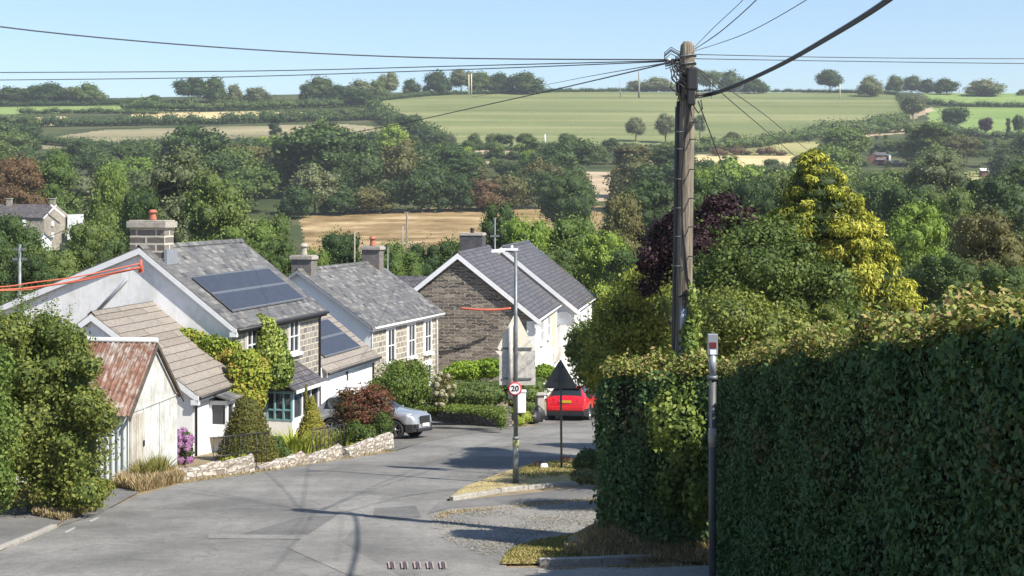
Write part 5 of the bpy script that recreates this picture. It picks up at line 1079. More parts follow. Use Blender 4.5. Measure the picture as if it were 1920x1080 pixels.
# hedges: leaves over a boxy face with rounded top
def hedge(name, line, h, th, n, size, label, mat='hedge', topmat='hedgetop', topn=.35, cat='hedge', wob=.10, drape=0., topdepth=.12, seed=0, faces='ft', parts=True):
    """line: [(x, y, topz)] along the visible foot; thickness th to the right/back side"""
    rs = np.random.default_rng(seed+5); P = np.array(line, float); seg = np.diff(P[:, :2], axis=0); ln = np.linalg.norm(seg, axis=1); cum = np.concatenate([[0], np.cumsum(ln)]); Lt = cum[-1]
    def at(s):
        x = np.interp(s, cum, P[:, 0]); y = np.interp(s, cum, P[:, 1]); z = np.interp(s, cum, P[:, 2]); i = np.clip(np.searchsorted(cum, s)-1, 0, len(ln)-1); d = seg[i]/ln[i][:, None]; return x, y, z, d
    root = empty(name, (P[0, 0], P[0, 1], g(P[0, 0], P[0, 1])), 0, label, cat)
    def bulge(s, z): return wob*(np.sin(s*1.7+z*1.3)+np.sin(s*3.9-z*2.7+2)*.6+np.sin(s*.8+4)*.8)
    def addface(lv, cnt, rnd0, side):
        s = rs.uniform(0, Lt, cnt); x, y, zt, d = at(s); gr = gz(x, y); v = rs.uniform(0, 1, cnt); z = gr+.05+(zt-gr-.05)*v; nx, ny = d[:, 1], -d[:, 0]      # outward normal
        if side == 'back': off = th; sg = -1
        else: off = 0; sg = 1
        rnd_top = np.maximum(0, (v-.93)/.07)**2*.25
        o = bulge(s, z)*1.0+rs.normal(0, .05, cnt)-rnd_top
        px_ = x-nx*off+nx*o*sg; py_ = y-ny*off+ny*o*sg; N_ = np.stack([nx*sg, ny*sg, .25+0*nx], 1)
        clump = .5+.5*np.sin(s*5+z*4)*np.sin(z*7-s*2); dead = (np.sin(s*1.1+3)*np.sin(z*2.3+s*.7)+rs.normal(0, .25, cnt)) > 1.05; rv = np.clip(.45*clump+rs.uniform(0, .5, cnt), 0, .9); rv[dead] = rs.uniform(.9, 1, dead.sum()); lv.leaf(np.stack([px_, py_, z], 1), N_, size*rs.uniform(.55, 1.3, cnt), .62, .6, .35, rv, rs=rs)
    lv = Leaves(); hh = max(1, h); addface(lv, int(n*.72), 0, 'front'); 
    cnt = int(n*.18); addface(lv, cnt, 0, 'back')
    for e in (0, 1):   # ends
        cnt = int(n*.14*th/1.2); s = np.full(cnt, 0.001 if e == 0 else Lt-.001); x, y, zt, d = at(s); gr = gz(x, y); v = rs.uniform(0, 1, cnt); z = gr+(zt-gr)*v; q = rs.uniform(0, th, cnt); nx, ny = d[:, 1], -d[:, 0]
        o = rs.normal(0, .06, cnt)+.12*np.sin(z*3+q*4); dd = d*(-1 if e == 0 else 1); lv.leaf(np.stack([x-nx*q+dd[:, 0]*o, y-ny*q+dd[:, 1]*o, z], 1), np.stack([dd[:, 0], dd[:, 1], .25+0*nx], 1), size, .62, .6, .35, rs.uniform(0, .9, cnt), rs=rs)
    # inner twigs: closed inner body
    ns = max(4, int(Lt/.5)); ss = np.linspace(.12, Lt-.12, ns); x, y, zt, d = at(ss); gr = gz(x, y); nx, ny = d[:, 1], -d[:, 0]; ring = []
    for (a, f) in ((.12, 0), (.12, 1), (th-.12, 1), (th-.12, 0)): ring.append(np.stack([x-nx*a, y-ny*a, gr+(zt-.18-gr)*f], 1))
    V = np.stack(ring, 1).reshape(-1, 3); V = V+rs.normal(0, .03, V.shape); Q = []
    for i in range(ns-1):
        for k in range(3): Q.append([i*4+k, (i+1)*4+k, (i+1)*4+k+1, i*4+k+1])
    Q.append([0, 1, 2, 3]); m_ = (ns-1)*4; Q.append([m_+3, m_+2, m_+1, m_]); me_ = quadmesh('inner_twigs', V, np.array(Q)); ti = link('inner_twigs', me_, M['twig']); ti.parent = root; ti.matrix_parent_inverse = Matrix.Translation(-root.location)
    o = lv.build('foliage', L[mat]); o.parent = root; o.matrix_parent_inverse = Matrix.Translation(-root.location)
    lt = Leaves(); cnt = int(n*topn); s = rs.uniform(0, Lt, cnt); x, y, zt, d = at(s); q = rs.uniform(-.05, th+.05, cnt); nx, ny = d[:, 1], -d[:, 0]
    z = zt+.10*np.sin(s*2.3+q*3)+.07*np.sin(s*5.1)+np.abs(rs.normal(0, .10, cnt))-topdepth*.5*((q-th/2)/(th/2))**4-.05; o = bulge(s, zt)*np.where(q < th/2, 1, -1)
    lt.leaf(np.stack([x-nx*q+nx*o, y-ny*q+ny*o, z], 1), np.tile([0, 0, 1.], (cnt, 1)), size*1.05, .6, .75, 0, rs=rs)
    for _ in range(int(Lt*5)):      # stray shoots
        s1 = np.array([rs.uniform(0, Lt)]); x, y, zt, d = at(s1); q = rs.uniform(0, .7); m_ = 12; hh = rs.uniform(.10, .38); qq = np.linspace(0, 1, m_)[:, None]; a0_ = np.array([x[0]-d[0, 1]*q, y[0]+d[0, 0]*q, zt[0]-.05]); Pq = a0_+qq*np.array([rs.uniform(-.15, .15), rs.uniform(-.15, .15), hh])+rs.normal(0, .018, (m_, 3))
        lt.leaf(Pq, np.tile([0, -.5, .5], (m_, 1)), size*.9, .5, .8, rs=rs)
    o = lt.build('top_growth', L[topmat]); o.parent = root; o.matrix_parent_inverse = Matrix.Translation(-root.location); return root
hline = []
for y in np.linspace(24.3, 7.0, 13):
    x = 3.28+(24-y)*.040+max(0, 12-y)*.015; zt = np.interp(y, [5.5, 11, 15, 20, 24.3], [-.42, -.82, -1.36, -2.10, -2.88]); hline.append((x, y, zt))
hedge('hedge', hline, 3.4, 1.5, 150000, .066, 'tall dense clipped hedge in shade filling the right foreground', seed=1, topn=.30, wob=.07)
hedge('hedge', [(1.66, 27.3, -3.22), (1.60, 26.3, -3.10), (2.2, 25.8, -3.02), (3.2, 25.5, -3.02), (4.6, 25.2, -2.9)], 2.9, 1.3, 38000, .08, 'shorter hedge block with bare lower left behind the wooden pole', seed=2, wob=.08, topn=.28)
# earth bank the shorter hedge grows on
nx_, ny_ = 34, 14; V = []
for j in range(ny_+1):
    for i in range(nx_+1):
        x = .9+3.9*i/nx_; t = j/ny_; y = 25.15+2.6*t-(x-1.6)*.12; e = min(1, max(0, (x-.95)/.9)); h = .50*e*min(1, t*2.6)**1.3+.03*math.sin(x*5+y*3)*e; V.append((x, y, g(x, y)+.02+h))
V = np.array(V); Q = np.array([[j*(nx_+1)+i, j*(nx_+1)+i+1, (j+1)*(nx_+1)+i+1, (j+1)*(nx_+1)+i] for j in range(ny_) for i in range(nx_)])
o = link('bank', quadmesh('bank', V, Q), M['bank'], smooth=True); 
kk = 9000; X_ = rng.uniform(1.2, 4.6, kk); T0 = rng.uniform(0, .75, kk); Y_ = 25.15+2.6*T0-(X_-1.6)*.12; E_ = np.clip((X_-.95)/.9, 0, 1); Z_ = gz(X_, Y_)+.02+.50*E_*np.minimum(1, T0*2.6)**1.3
an = rng.uniform(0, 6.28, kk); ll = rng.uniform(.04, .16, kk); o1 = np.stack([np.cos(an), np.sin(an), 0*an], 1); t1 = np.stack([-np.sin(an), np.cos(an), 0*an], 1)*.011; P1 = np.stack([X_, Y_, Z_], 1); tp = P1+o1*ll[:, None]*.8+np.stack([0*an, 0*an, ll], 1); md = (P1+tp)/2
lv = Leaves(); lv.add(np.stack([P1, md+t1, tp, md-t1], 1).reshape(-1, 3), np.arange(4*kk).reshape(-1, 4), rng.uniform(0, 1, kk)); tag(lv.build('grass', L['straw']), 'dead straw scattered over the earth bank', 'grass', kind='stuff')
tag(o, 'brown earth bank under the shorter hedge block', 'bank', kind='structure')
# vine leaves leaning in at the right edge
lv = Leaves(); cn = 260; P = np.stack([rng.uniform(3.0, 3.45, cn), rng.uniform(7.6, 9.2, cn), rng.uniform(-3.0, -.7, cn)], 1); P[:, 0] += .22; lv.leaf(P, np.tile([-.6, -.7, .4], (cn, 1)), .15, .85, .45, .4); tag(lv.build('vine', L['hedge']), 'large leaved vine hanging at the near end of the tall hedge', 'climbing plant')
# ivy on pole foot and hedge
def ivy(blobs, n, size, mat, label, name='ivy', **kw): return plant(name, blobs, n, size, mat, label, 'climbing plant', **kw)
ivy([B(1298, 560, 7, 30, 26.95, .12), B(1303, 610, 12, 34, 26.9, .15), B(1262, 690, 18, 30, 26.7, .2), B(1300, 670, 20, 30, 26.6, .2), B(1290, 640, 14, 40, 26.9, .2), B(1298, 700, 22, 40, 26.7, .25), B(1275, 740, 40, 40, 25.7, .35), B(1255, 790, 42, 60, 25.5, .3), B(1285, 830, 36, 70, 25.4, .3), B(1262, 900, 34, 60, 25.5, .3), B(1305, 930, 26, 50, 25.3, .3), B(1225, 720, 30, 24, 26.1, .3)], 7500, .10, 'ivy', 'bright ivy climbing from the hedge up the wooden pole foot', core=.0, jit=.5, shell=(.6, 1.1), droop=.3)
# big bush on the left
yl = ip([-60, 0, 40, 90, 150, 190, 215], [600, 600, 575, 590, 625, 690, 780])
plant('bush', [B(60, 800, 120, 130, 32, 1.2), B(120, 850, 80, 95, 32, 1), B(40, 700, 90, 90, 32.5, 1.1)]+spread(-60, 195, yl, 900, 32, 34, 46, 3, 1.3), 46000, .085, 'bushy', 'large loose dark green bush overhanging the left footway', 'bush', core=.74, shell=(.7, 1.15), rough=.2)
plant('bush', [B(-30, 800, 60, 90, 29, .8), B(-20, 700, 40, 60, 29), B(-15, 900, 40, 60, 29)]+spread(-60, 10, lambda x: 640, 950, 29, 22, 12, 4, .5), 9000, .085, 'light', 'paler leafy bush at the left edge of the photo', 'bush', core=.7, shell=(.7, 1.15))
lv = Leaves(); 
for k in range(46):
    px = random.uniform(0, 150); t = yl(px); a = np.array(S(px, t+25, 32+random.uniform(-1, 1))); m_ = 26; hh = random.uniform(.3, .75); q = np.linspace(0, 1, m_)[:, None]; P = a+q*np.array([random.uniform(-.1, .14), 0, hh]); P += rng.normal(0, .025, P.shape); lv.leaf(P, np.tile([0, -.6, .4], (m_, 1)), .06, .45, .8)
o = lv.build('shoots', L['light']); tag(o, 'thin upright shoots rising from the big left bush', 'shoots')
# garden of the cottage
plant('creeper', [B(350, 628, 22, 13, 51.0, .25), B(372, 640, 26, 17, 50.9, .3), B(400, 648, 30, 20, 50.7, .3), B(385, 652, 30, 14, 51, .3), B(420, 665, 34, 18, 50.8, .4), B(462, 680, 30, 26, 50, .6), B(478, 712, 28, 30, 49.6, .5), B(448, 700, 24, 24, 49.8, .5), B(455, 742, 28, 26, 49.2, .5), B(355, 636, 18, 10, 51.4, .3), B(430, 650, 22, 12, 51, .4), B(338, 624, 12, 7, 51.6, .2), B(478, 748, 22, 22, 49.4, .4), B(492, 690, 14, 18, 50.2, .4)], 12000, .13, 'creeper', 'yellow green creeper spreading over the bungalow end wall', 'climbing plant', core=.6, out=.2, droop=.3)
plant('creeper', [B(498, 620, 22, 26, 53.2, .5), B(505, 660, 26, 34, 53, .6), B(518, 700, 28, 30, 53, .6), B(535, 690, 16, 30, 53.4, .5), B(500, 700, 18, 24, 52.8, .5), B(522, 640, 16, 26, 53.5, .4), B(487, 600, 10, 12, 53.4, .3)], 9000, .13, 'ivy', 'green climber growing up the cottage front between the windows', 'climbing plant', core=.6, droop=.4)
def cone_bush(px, ytop, ybase, wpx, d, mat, label, pw=1.0, n=9000, tipw=.1):
    bl = []; m_ = 10
    for i in range(m_):
        t = (i+.5)/m_; r = wpx/2*(tipw+(1-tipw)*t**pw); py = ytop+(ybase-ytop)*t; bl.append(B(px, py, r, (ybase-ytop)/m_*1.5, d, r*d/F))
    return plant('topiary_bush', bl, n, .06, mat, label, 'topiary bush', core=.9, shell=(.93, 1.06), rough=.03, jit=.9)
cone_bush(464, 757, 872, 122, 45.3, 'topiary', 'broad olive clipped bush in a beehive shape by the bungalow', .75, tipw=.3, n=16000); cone_bush(585, 752, 858, 104, 49.5, 'goldtop', 'golden green clipped cone with a pointed tip before the teal bay', 1.1)
plant('conifer', [B(574, 742, 3, 24, 50.5, .1), B(575, 760, 6, 16, 50.5, .15)], 500, .06, 'topiary', 'tiny dark pointed conifer tip above the clipped cone', 'conifer')
plant('shrub', [B(640, 775, 18, 22, 51.8, .4), B(665, 800, 26, 20, 51.4, .4), B(672, 752, 30, 22, 52, .6), B(700, 742, 32, 18, 52, .6), B(655, 765, 22, 26, 51.7, .5), B(690, 785, 38, 26, 51.6, .6), B(722, 765, 20, 26, 51.8, .5), B(648, 740, 14, 12, 52, .4)], 9000, .085, 'redshrub', 'rusty red leaved shrub spilling over the garden wall', 'shrub', core=.55, shell=(.6, 1.2), rough=.25)
plant('shrub', [B(718, 800, 20, 28, 51, .5), B(690, 815, 28, 20, 50.8, .5), B(665, 810, 20, 22, 50.8, .4)], 4500, .07, 'mid', 'green shrub under the rusty red one at the wall end', 'shrub', core=.7)
plant('shrub', [B(512, 842, 22, 24, 46.4, .5), B(532, 855, 16, 18, 46.8, .4), B(500, 862, 16, 16, 46, .4)], 3500, .07, 'mid', 'dark green shrub between the two clipped bushes', 'shrub', core=.8)
plant('shrub', [B(455, 860, 10, 10, 44.5, .3), B(432, 866, 16, 9, 44, .3)], 1200, .06, 'strap', 'low yellow green plant behind the first garden wall', 'shrub', core=.6)
plant('shrub', [B(430, 876, 22, 9, 42.6, .25), B(452, 872, 18, 10, 43, .25), B(540, 868, 20, 10, 46, .25), B(560, 862, 14, 9, 46.6, .2)], 1800, .055, 'bushy', 'low green plants spilling over the middle of the garden wall', 'shrub', core=.5, shell=(.5, 1.3))
plant('shrub', [B(620, 848, 18, 10, 49.6, .25), B(700, 832, 20, 10, 50.3, .25), B(668, 838, 14, 9, 50, .2)], 1500, .055, 'strap', 'low yellowish plants spilling over the upper garden wall', 'shrub', core=.4, shell=(.5, 1.3))
def flowers(blobs, n, size, fm, base, label, name='hydrangea', cat='flowering shrub'):
    c = blobs[0][0]; r = empty(name, (c[0], c[1], g(c[0], c[1])), 0, label, cat); lv = Leaves(); lv.blobs(blobs, n, size, core=.7); o = lv.build('leaves', L[base]); o.parent = r; o.matrix_parent_inverse = Matrix.Translation(-r.location)
    lv = Leaves(); hb = []
    for i in range(26):
        b_ = random.choice(blobs); d = unit(np.array([random.gauss(0, 1), -abs(random.gauss(0, 1)), random.gauss(.3, 1)])); hb.append((np.array(b_[0])+d*np.array(b_[1])*1.0, .11))
    lv.blobs(hb, 3200, .045, core=.8, asp=.9, jit=.4); o = lv.build('flower_heads', L[fm]); o.parent = r; o.matrix_parent_inverse = Matrix.Translation(-r.location)
flowers([B(344, 822, 15, 16, 43.2, .3), B(347, 848, 17, 20, 43, .3), B(338, 868, 12, 14, 43, .3)], 1200, .07, 'hyd', 'mid', 'purple pink hydrangea between the tin shed and bungalow')
def straps(px, py, d, n, ln, label, wd=.04, mat='strap', spread_=.35, name='strappy_plant', cat='plant', z0=None):
    lv = Leaves(); c = S(px, py, d); c.z = z0 if z0 is not None else g(c.x, c.y)
    for i in range(n):
        a = random.uniform(0, 6.28); l = ln*random.uniform(.6, 1.1); o = Vector((math.cos(a), math.sin(a), 0)); q = c+o*random.uniform(0, spread_); w_ = Vector((-o.y, o.x, 0))*wd; P = []
        for t in (0, .35, .7, 1): P.append(q+o*(l*.45*t*t)+Vector((0, 0, l*(t-.35*t*t*1.3))))
        V = [];
        for k, p_ in enumerate(P): ww = w_*(1-k/3.2); V += [tuple(p_-ww), tuple(p_+ww)]
        lv.add(np.array(V), np.array([[0, 1, 3, 2], [2, 3, 5, 4], [4, 5, 7, 6]]), np.full(3, random.random()))
    return tag(lv.build(name, L[mat]), label, cat)
straps(550, 860, 48.2, 130, 1.25, 'arching yellow green strappy leaves left of the clipped cone', spread_=.8); straps(645, 850, 51, 90, 1.2, 'tall green strappy leaves left of the red shrub', spread_=.6); straps(600, 868, 48.6, 60, .9, 'low arching strappy leaves below the clipped cone', spread_=.6)
# hedges before the second and third houses
yh = ip([690, 720, 760, 800, 830, 1010], [720, 690, 668, 684, 700, 700])
plant('shrub', [B(745, 730, 50, 50, 63, 1), B(775, 720, 40, 46, 64, 1)]+spread(700, 815, yh, 760, 63, 17, 22, 12, .6), 15000, .11, 'privet', 'big green shrub before the tawny stone cottage front', 'shrub', core=.75, shell=(.7, 1.15))
plant('hedge', [B(900, 738, 66, 26, 62, .9), B(860, 740, 40, 24, 62, .8), B(990, 730, 40, 30, 66, .8)]+spread(840, 1000, lambda x: 712, 765, 62, 13, 20, 13, .5), 13000, .10, 'mid', 'dark green hedge along the low dry stone wall', 'hedge', core=.85)
plant('hedge', [B(880, 695, 40, 18, 66, .8), B(920, 690, 30, 18, 66, .8), B(1020, 700, 24, 16, 68, .6), B(850, 700, 22, 12, 66, .6)], 8000, .13, 'laurel', 'bright green laurel topping the hedge by the stone gable', 'hedge', core=.7)
o_ = flowers([B(832, 725, 20, 26, 60.5, .5), B(826, 745, 14, 18, 60.3, .4)], 2600, .09, 'flower', 'olive', 'cream flowered bush standing between the two hedges', 'flowering_bush')
plant('shrub', [B(900, 768, 60, 8, 59.2, .4), B(925, 774, 24, 12, 58.4, .4), B(860, 764, 36, 6, 60, .4), B(940, 786, 12, 18, 57.4, .3), B(810, 765, 30, 5, 60.2, .3)], 5500, .07, 'privet', 'low green growth trailing over the dry stone wall', 'shrub', core=.6, shell=(.6, 1.15))
plant('shrub', [B(985, 782, 14, 12, 62, .4), B(975, 790, 10, 10, 61, .3)], 900, .06, 'strap', 'small yellow green shrub beside the black bags', 'shrub')
# island planting
plant('shrub', [B(1105, 862, 26, 20, 37.5, .5), B(1125, 870, 20, 22, 37.3, .5), B(1085, 870, 12, 12, 37.5, .3)], 4500, .06, 'dark', 'low dark evergreen shrub on the verge against the hedge', 'shrub', core=.85)
plant('shrub', [B(1095, 893, 26, 13, 33.5, .35), B(1120, 897, 18, 12, 33.3, .3)], 2600, .06, 'greyg', 'pale leaved low shrub at the kerb beside the hedge', 'shrub', core=.8)
# trees and shrubs right of the street
plant('small_tree', [B(1185, 620, 60, 70, 44, 1.4), B(1215, 565, 46, 50, 45, 1.2), B(1235, 630, 50, 70, 44, 1.2)]+spread(1105, 1268, ip([1090, 1120, 1160, 1200, 1270], [650, 590, 530, 500, 480]), 700, 44, 19, 60, 21, 1.5), 30000, .115, 'sunny', 'loose green tree left of the wooden pole hiding the white house', 'tree', core=.5, shell=(.5, 1.35), rough=.35, part=.14)
plant('shrub', [B(1095, 640, 30, 34, 47, .8), B(1105, 690, 30, 40, 46, .8), B(1075, 660, 14, 16, 47.5, .5)], 4200, .13, 'mid', 'dark glossy shrub overlapping the white house front', 'shrub', core=.6, shell=(.5, 1.25))
plant('small_tree', [B(1290, 465, 60, 60, 40, 1.4), B(1350, 440, 50, 50, 41, 1.3), B(1250, 470, 44, 50, 41, 1.2)]+spread(1208, 1420, ip([1200, 1240, 1310, 1360, 1420], [470, 412, 372, 362, 385]), 530, 40.5, 17, 50, 22, 1.2), 21000, .115, 'purple', 'dark purple leaved tree behind the wooden pole', 'tree', core=.6, shell=(.65, 1.2), rough=.25, part=.14)
plant('small_tree', [B(1420, 520, 90, 100, 36, 1.8), B(1350, 580, 80, 80, 36, 1.6), B(1500, 580, 80, 90, 36.5, 1.8), B(1560, 620, 60, 60, 37, 1.4)]+spread(1310, 1610, ip([1300, 1340, 1400, 1470, 1540, 1610], [520, 470, 415, 395, 445, 560]), 660, 36, 28, 56, 23, 1.6), 38000, .10, 'mid', 'broad green leafy tree between the pole and golden cypress', 'tree', core=.6, shell=(.55, 1.3), rough=.35, part=.16)
plant('bush', [B(1370, 600, 70, 60, 31, 1), B(1440, 620, 80, 50, 31, 1), B(1530, 630, 70, 36, 31, 1)]+spread(1310, 1600, lambda x: 560, 680, 31, 22, 26, 24, .8), 20000, .075, 'bushy', 'green bush filling the space behind the tall hedge top', 'bush', core=.75, shell=(.7, 1.15))
plant('shrub', [B(1520, 645, 22, 22, 24.5, .3), B(1500, 655, 16, 18, 24.5, .25)], 1400, .06, 'goldtop', 'small yellow leaved shoots rising out of the hedge top', 'shrub', core=.4)
# golden cypress: drooping sprays on tiers
cy = empty('golden_cypress', (lambda p: (p.x, p.y, g(p.x, p.y)))(S(1600, 600, 46)), 0, 'golden yellow drooping cypress tree above the hedge', 'conifer')
rs = random.Random(5); xl = ip([285, 330, 400, 440, 520, 560, 615], [1518, 1478, 1440, 1452, 1545, 1560, 1580]); xr = ip([285, 330, 400, 440, 520, 560, 615], [1540, 1580, 1640, 1670, 1702, 1725, 1722])
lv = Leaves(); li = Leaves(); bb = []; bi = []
for i in range(175):
    t = rs.random()**.8; py = 285+330*t; a, b_ = xl(py), xr(py); cx = (a+b_)/2; hw = (b_-a)/2*.90; an = rs.uniform(0, 6.28); q = rs.uniform(.55, 1); px = cx+hw*1.02*q*math.cos(an); dd = 46+hw*q*math.sin(an)*46/F*.9; r = rs.uniform(11, 21)*(.6+.6*t)
    bb.append(B(px, py, r*1.25, r*.75, dd, r*1.25*46/F))
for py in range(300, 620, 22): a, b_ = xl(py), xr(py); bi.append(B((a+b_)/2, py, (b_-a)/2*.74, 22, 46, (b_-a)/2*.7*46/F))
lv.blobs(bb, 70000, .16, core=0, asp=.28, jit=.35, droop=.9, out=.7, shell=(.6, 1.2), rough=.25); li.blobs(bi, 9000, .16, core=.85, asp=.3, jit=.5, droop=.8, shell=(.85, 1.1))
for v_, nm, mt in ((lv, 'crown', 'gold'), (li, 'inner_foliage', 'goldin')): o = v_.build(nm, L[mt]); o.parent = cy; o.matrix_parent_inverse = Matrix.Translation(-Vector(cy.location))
mb = MB(); mb.tube([(0, 0, 0), (-.3, 0, 4), (-1.2, 0, 8.2)], [.2, .14, .03], 8); mb.build('trunk', [M['bark']], cy)
# ------------------------------------------------------------------ grass and ground cover
def tufts(name, poly, n, ln, mat, label, wd=.012, dz=0., dens=None, cat='grass', kind='stuff', clump=0):
    Pp = [gp(*p) for p in poly]; xs = [p.x for p in Pp]; ys = [p.y for p in Pp]; X = rng.uniform(min(xs), max(xs), n*4); Y = rng.uniform(min(ys), max(ys), n*4); ok = inside(X, Y, [(p.x, p.y) for p in Pp])
    if clump: ok &= (np.sin(X*3.1+Y*1.3)*np.sin(Y*2.7-X)+rng.normal(0, .35, len(X))) > clump-1
    X = X[ok][:n]; Y = Y[ok][:n]; k = len(X); Z = gz(X, Y)+dz; a = rng.uniform(0, 6.28, k); l = ln*rng.uniform(.4, 1.2, k); o = np.stack([np.cos(a), np.sin(a), 0*a], 1); t_ = np.stack([-np.sin(a), np.cos(a), 0*a], 1)*wd; P = np.stack([X, Y, Z], 1); lean = rng.uniform(.1, .9, k)[:, None]
    tip = P+o*l[:, None]*lean+np.stack([0*a, 0*a, l], 1); mid_ = P+o*l[:, None]*lean*.35+np.stack([0*a, 0*a, l*.6], 1)
    V = np.stack([P, mid_+t_, tip, mid_-t_], 1).reshape(-1, 3); lv = Leaves(); lv.add(V, np.arange(4*k).reshape(-1, 4), rng.uniform(0, 1, k)); return tag(lv.build(name, L[mat]), label, cat, kind=kind)
isl = [(838, 939), (870, 916), (935, 891), (1000, 871), (1080, 861), (1180, 858), (1180, 903), (1040, 910), (940, 922), (880, 933)]
sheet('verge', isl, M['verge'], .045, 'dry grass verge island under the lamp post', 'verge')
tufts('grass', isl, 16000, .06, 'straw', 'dry yellow grass on the lamp post verge'); tufts('grass', [(960, 889), (1000, 872), (1080, 862), (1180, 859), (1180, 885), (1000, 900)], 7000, .09, 'grass', 'greener grass at the back of the verge')
hv = [(938, 1062), (950, 1045), (990, 1022), (1130, 994), (1345, 984), (1345, 1049), (1130, 1058), (1012, 1061)]
sheet('verge', hv, M['verge'], .045, 'dry grass verge under the shorter hedge block', 'verge')
tufts('grass', hv, 16000, .07, 'straw', 'straw coloured grass under the hedge'); tufts('grass', [(938, 1062), (955, 1035), (1000, 1018), (1080, 1005), (1085, 1050), (1000, 1061)], 5000, .08, 'grass', 'green grass tongue at the verge tip')
tufts('grass', [(812, 972), (830, 962), (1000, 944), (1140, 935), (1140, 940), (1000, 951), (850, 966), (830, 974)], 4200, .05, 'straw', 'strip of dry grass between footway and side road', clump=.6)
tufts('grass', [(1020, 1072), (1130, 1064), (1340, 1056), (1340, 1064), (1130, 1072)], 2200, .05, 'straw', 'dry grass along the kerb foot', clump=.8)
tufts('grass', [(1060, 1035), (1345, 1020), (1345, 1045), (1060, 1050)], 5000, .10, 'straw', 'straw on the lit foot of the earth bank', dz=.1)
tufts('grass', [(1180, 1000), (1345, 990), (1345, 1030), (1200, 1040)], 2600, .22, 'straw', 'longer straw grass at the hedge foot', dz=.28)
tufts('grass', [(215, 915), (240, 905), (330, 892), (345, 905), (260, 925)], 5000, .34, 'straw', 'tall dry grass against the tin shed', wd=.014); tufts('grass', [(250, 905), (310, 895), (315, 905), (262, 915)], 900, .6, 'grass', 'taller green weeds at the tin shed corner', wd=.014)
tufts('grass', [(60, 968), (140, 950), (190, 955), (120, 980)], 4200, .17, 'straw', 'dry grass tuft beside the wooden stake', wd=.012); tufts('grass', [(330, 903), (480, 884), (740, 842), (742, 848), (480, 890), (335, 910)], 3200, .07, 'straw', 'dry weeds along the garden wall foot', clump=.7)
tufts('grass', [(0, 958), (150, 948), (230, 915), (200, 900), (0, 930)], 3500, .16, 'grass', 'rough grass beneath the big left bush')
plant('shrub', [B(296, 888, 14, 16, 40.2, .3), B(285, 872, 8, 14, 40.2, .2)], 900, .06, 'greyg', 'spiky grey green weed against the shed gable', 'shrub', core=.3, shell=(.3, 1.3))
Pg = [gp(*p) for p in [(808, 972), (900, 958), (1130, 945), (1130, 985), (990, 1012), (960, 1040), (905, 1045), (830, 1015)]]; k_ = 9000; X = rng.uniform(min(p.x for p in Pg), max(p.x for p in Pg), k_*2); Y = rng.uniform(min(p.y for p in Pg), max(p.y for p in Pg), k_*2)
ok = inside(X, Y, [(p.x, p.y) for p in Pg]) & ((np.sin(X*2.3+Y)*np.sin(Y*1.9)+rng.normal(0, .5, k_*2)) > .1); X = X[ok]; Y = Y[ok]; lv = Leaves(); lv.leaf(np.stack([X, Y, gz(X, Y)+.034], 1), np.tile([0, 0, 1.], (len(X), 1)), .034, .9, .25)
L['grit'] = leaf('loose_grit', [(.13, .12, .10), (.25, .23, .19), (.38, .34, .27)], tr=0, gain=(1, 1, 1)); tag(lv.build('gravel', L['grit']), 'loose pale grit scattered over the side road', 'gravel', kind='stuff')
# ------------------------------------------------------------------ trees of the valley
T_ = pxtree
T_(205, 318, 96, 175, 'tall', 'light', 'tall loose light green tree left of the stone chimney')
T_(330, 285, 190, 185, 'round', 'greyg', 'big grey green tree rising behind the stone chimney')
T_(400, 330, 150, 150, 'round', 'mid', 'broad dark tree right behind the solar panelled roof')
T_(268, 360, 110, 150, 'round', 'dark', 'dark rounded tree directly behind the stone chimney')
T_(30, 300, 130, 260, 'round', 'brown', 'rusty brown leaved tree above the farmhouse'); T_(100, 292, 110, 270, 'round', 'light', 'light green tree right of the rusty brown one')
T_(30, 410, 130, 120, 'bush', 'mid', 'rounded green tree before the farmhouse at the left edge'); T_(-30, 440, 120, 110, 'bush', 'dark', 'dark tree cut by the left edge of the photo')
T_(100, 470, 120, 100, 'bush', 'mid', 'dark green tree behind the grey pole on the left'); T_(175, 420, 130, 115, 'bush', 'mid', 'green tree filling the gap left of the chimney'); T_(60, 480, 110, 95, 'bush', 'dark', 'low dark tree just above the white gable slope'); T_(215, 455, 80, 95, 'bush', 'dark', 'dark tree touching the left side of the chimney')
T_(470, 425, 150, 130, 'bush', 'light', 'light green tree above the end of the slate roof'); T_(515, 408, 90, 140, 'round', 'mid', 'leafy tree left of the dry meadow'); T_(520, 455, 100, 105, 'bush', 'mid', 'dark leafy tree behind the first dark chimney'); T_(590, 470, 70, 105, 'bush', 'light', 'small light tree between the two dark chimneys')
T_(640, 440, 120, 150, 'bush', 'dark', 'dark spreading tree behind the second chimney'); T_(730, 458, 90, 130, 'bush', 'mid', 'low green tree under the two thin poles'); T_(795, 462, 110, 135, 'bush', 'dark', 'dark low tree at the front of the dry meadow'); T_(760, 475, 100, 110, 'bush', 'light', 'light green tree left of the white bargeboards'); T_(850, 452, 90, 125, 'bush', 'mid', 'green tree rising over the stone gable'); T_(700, 480, 80, 110, 'bush', 'mid', 'low tree right of the second cottage chimney')
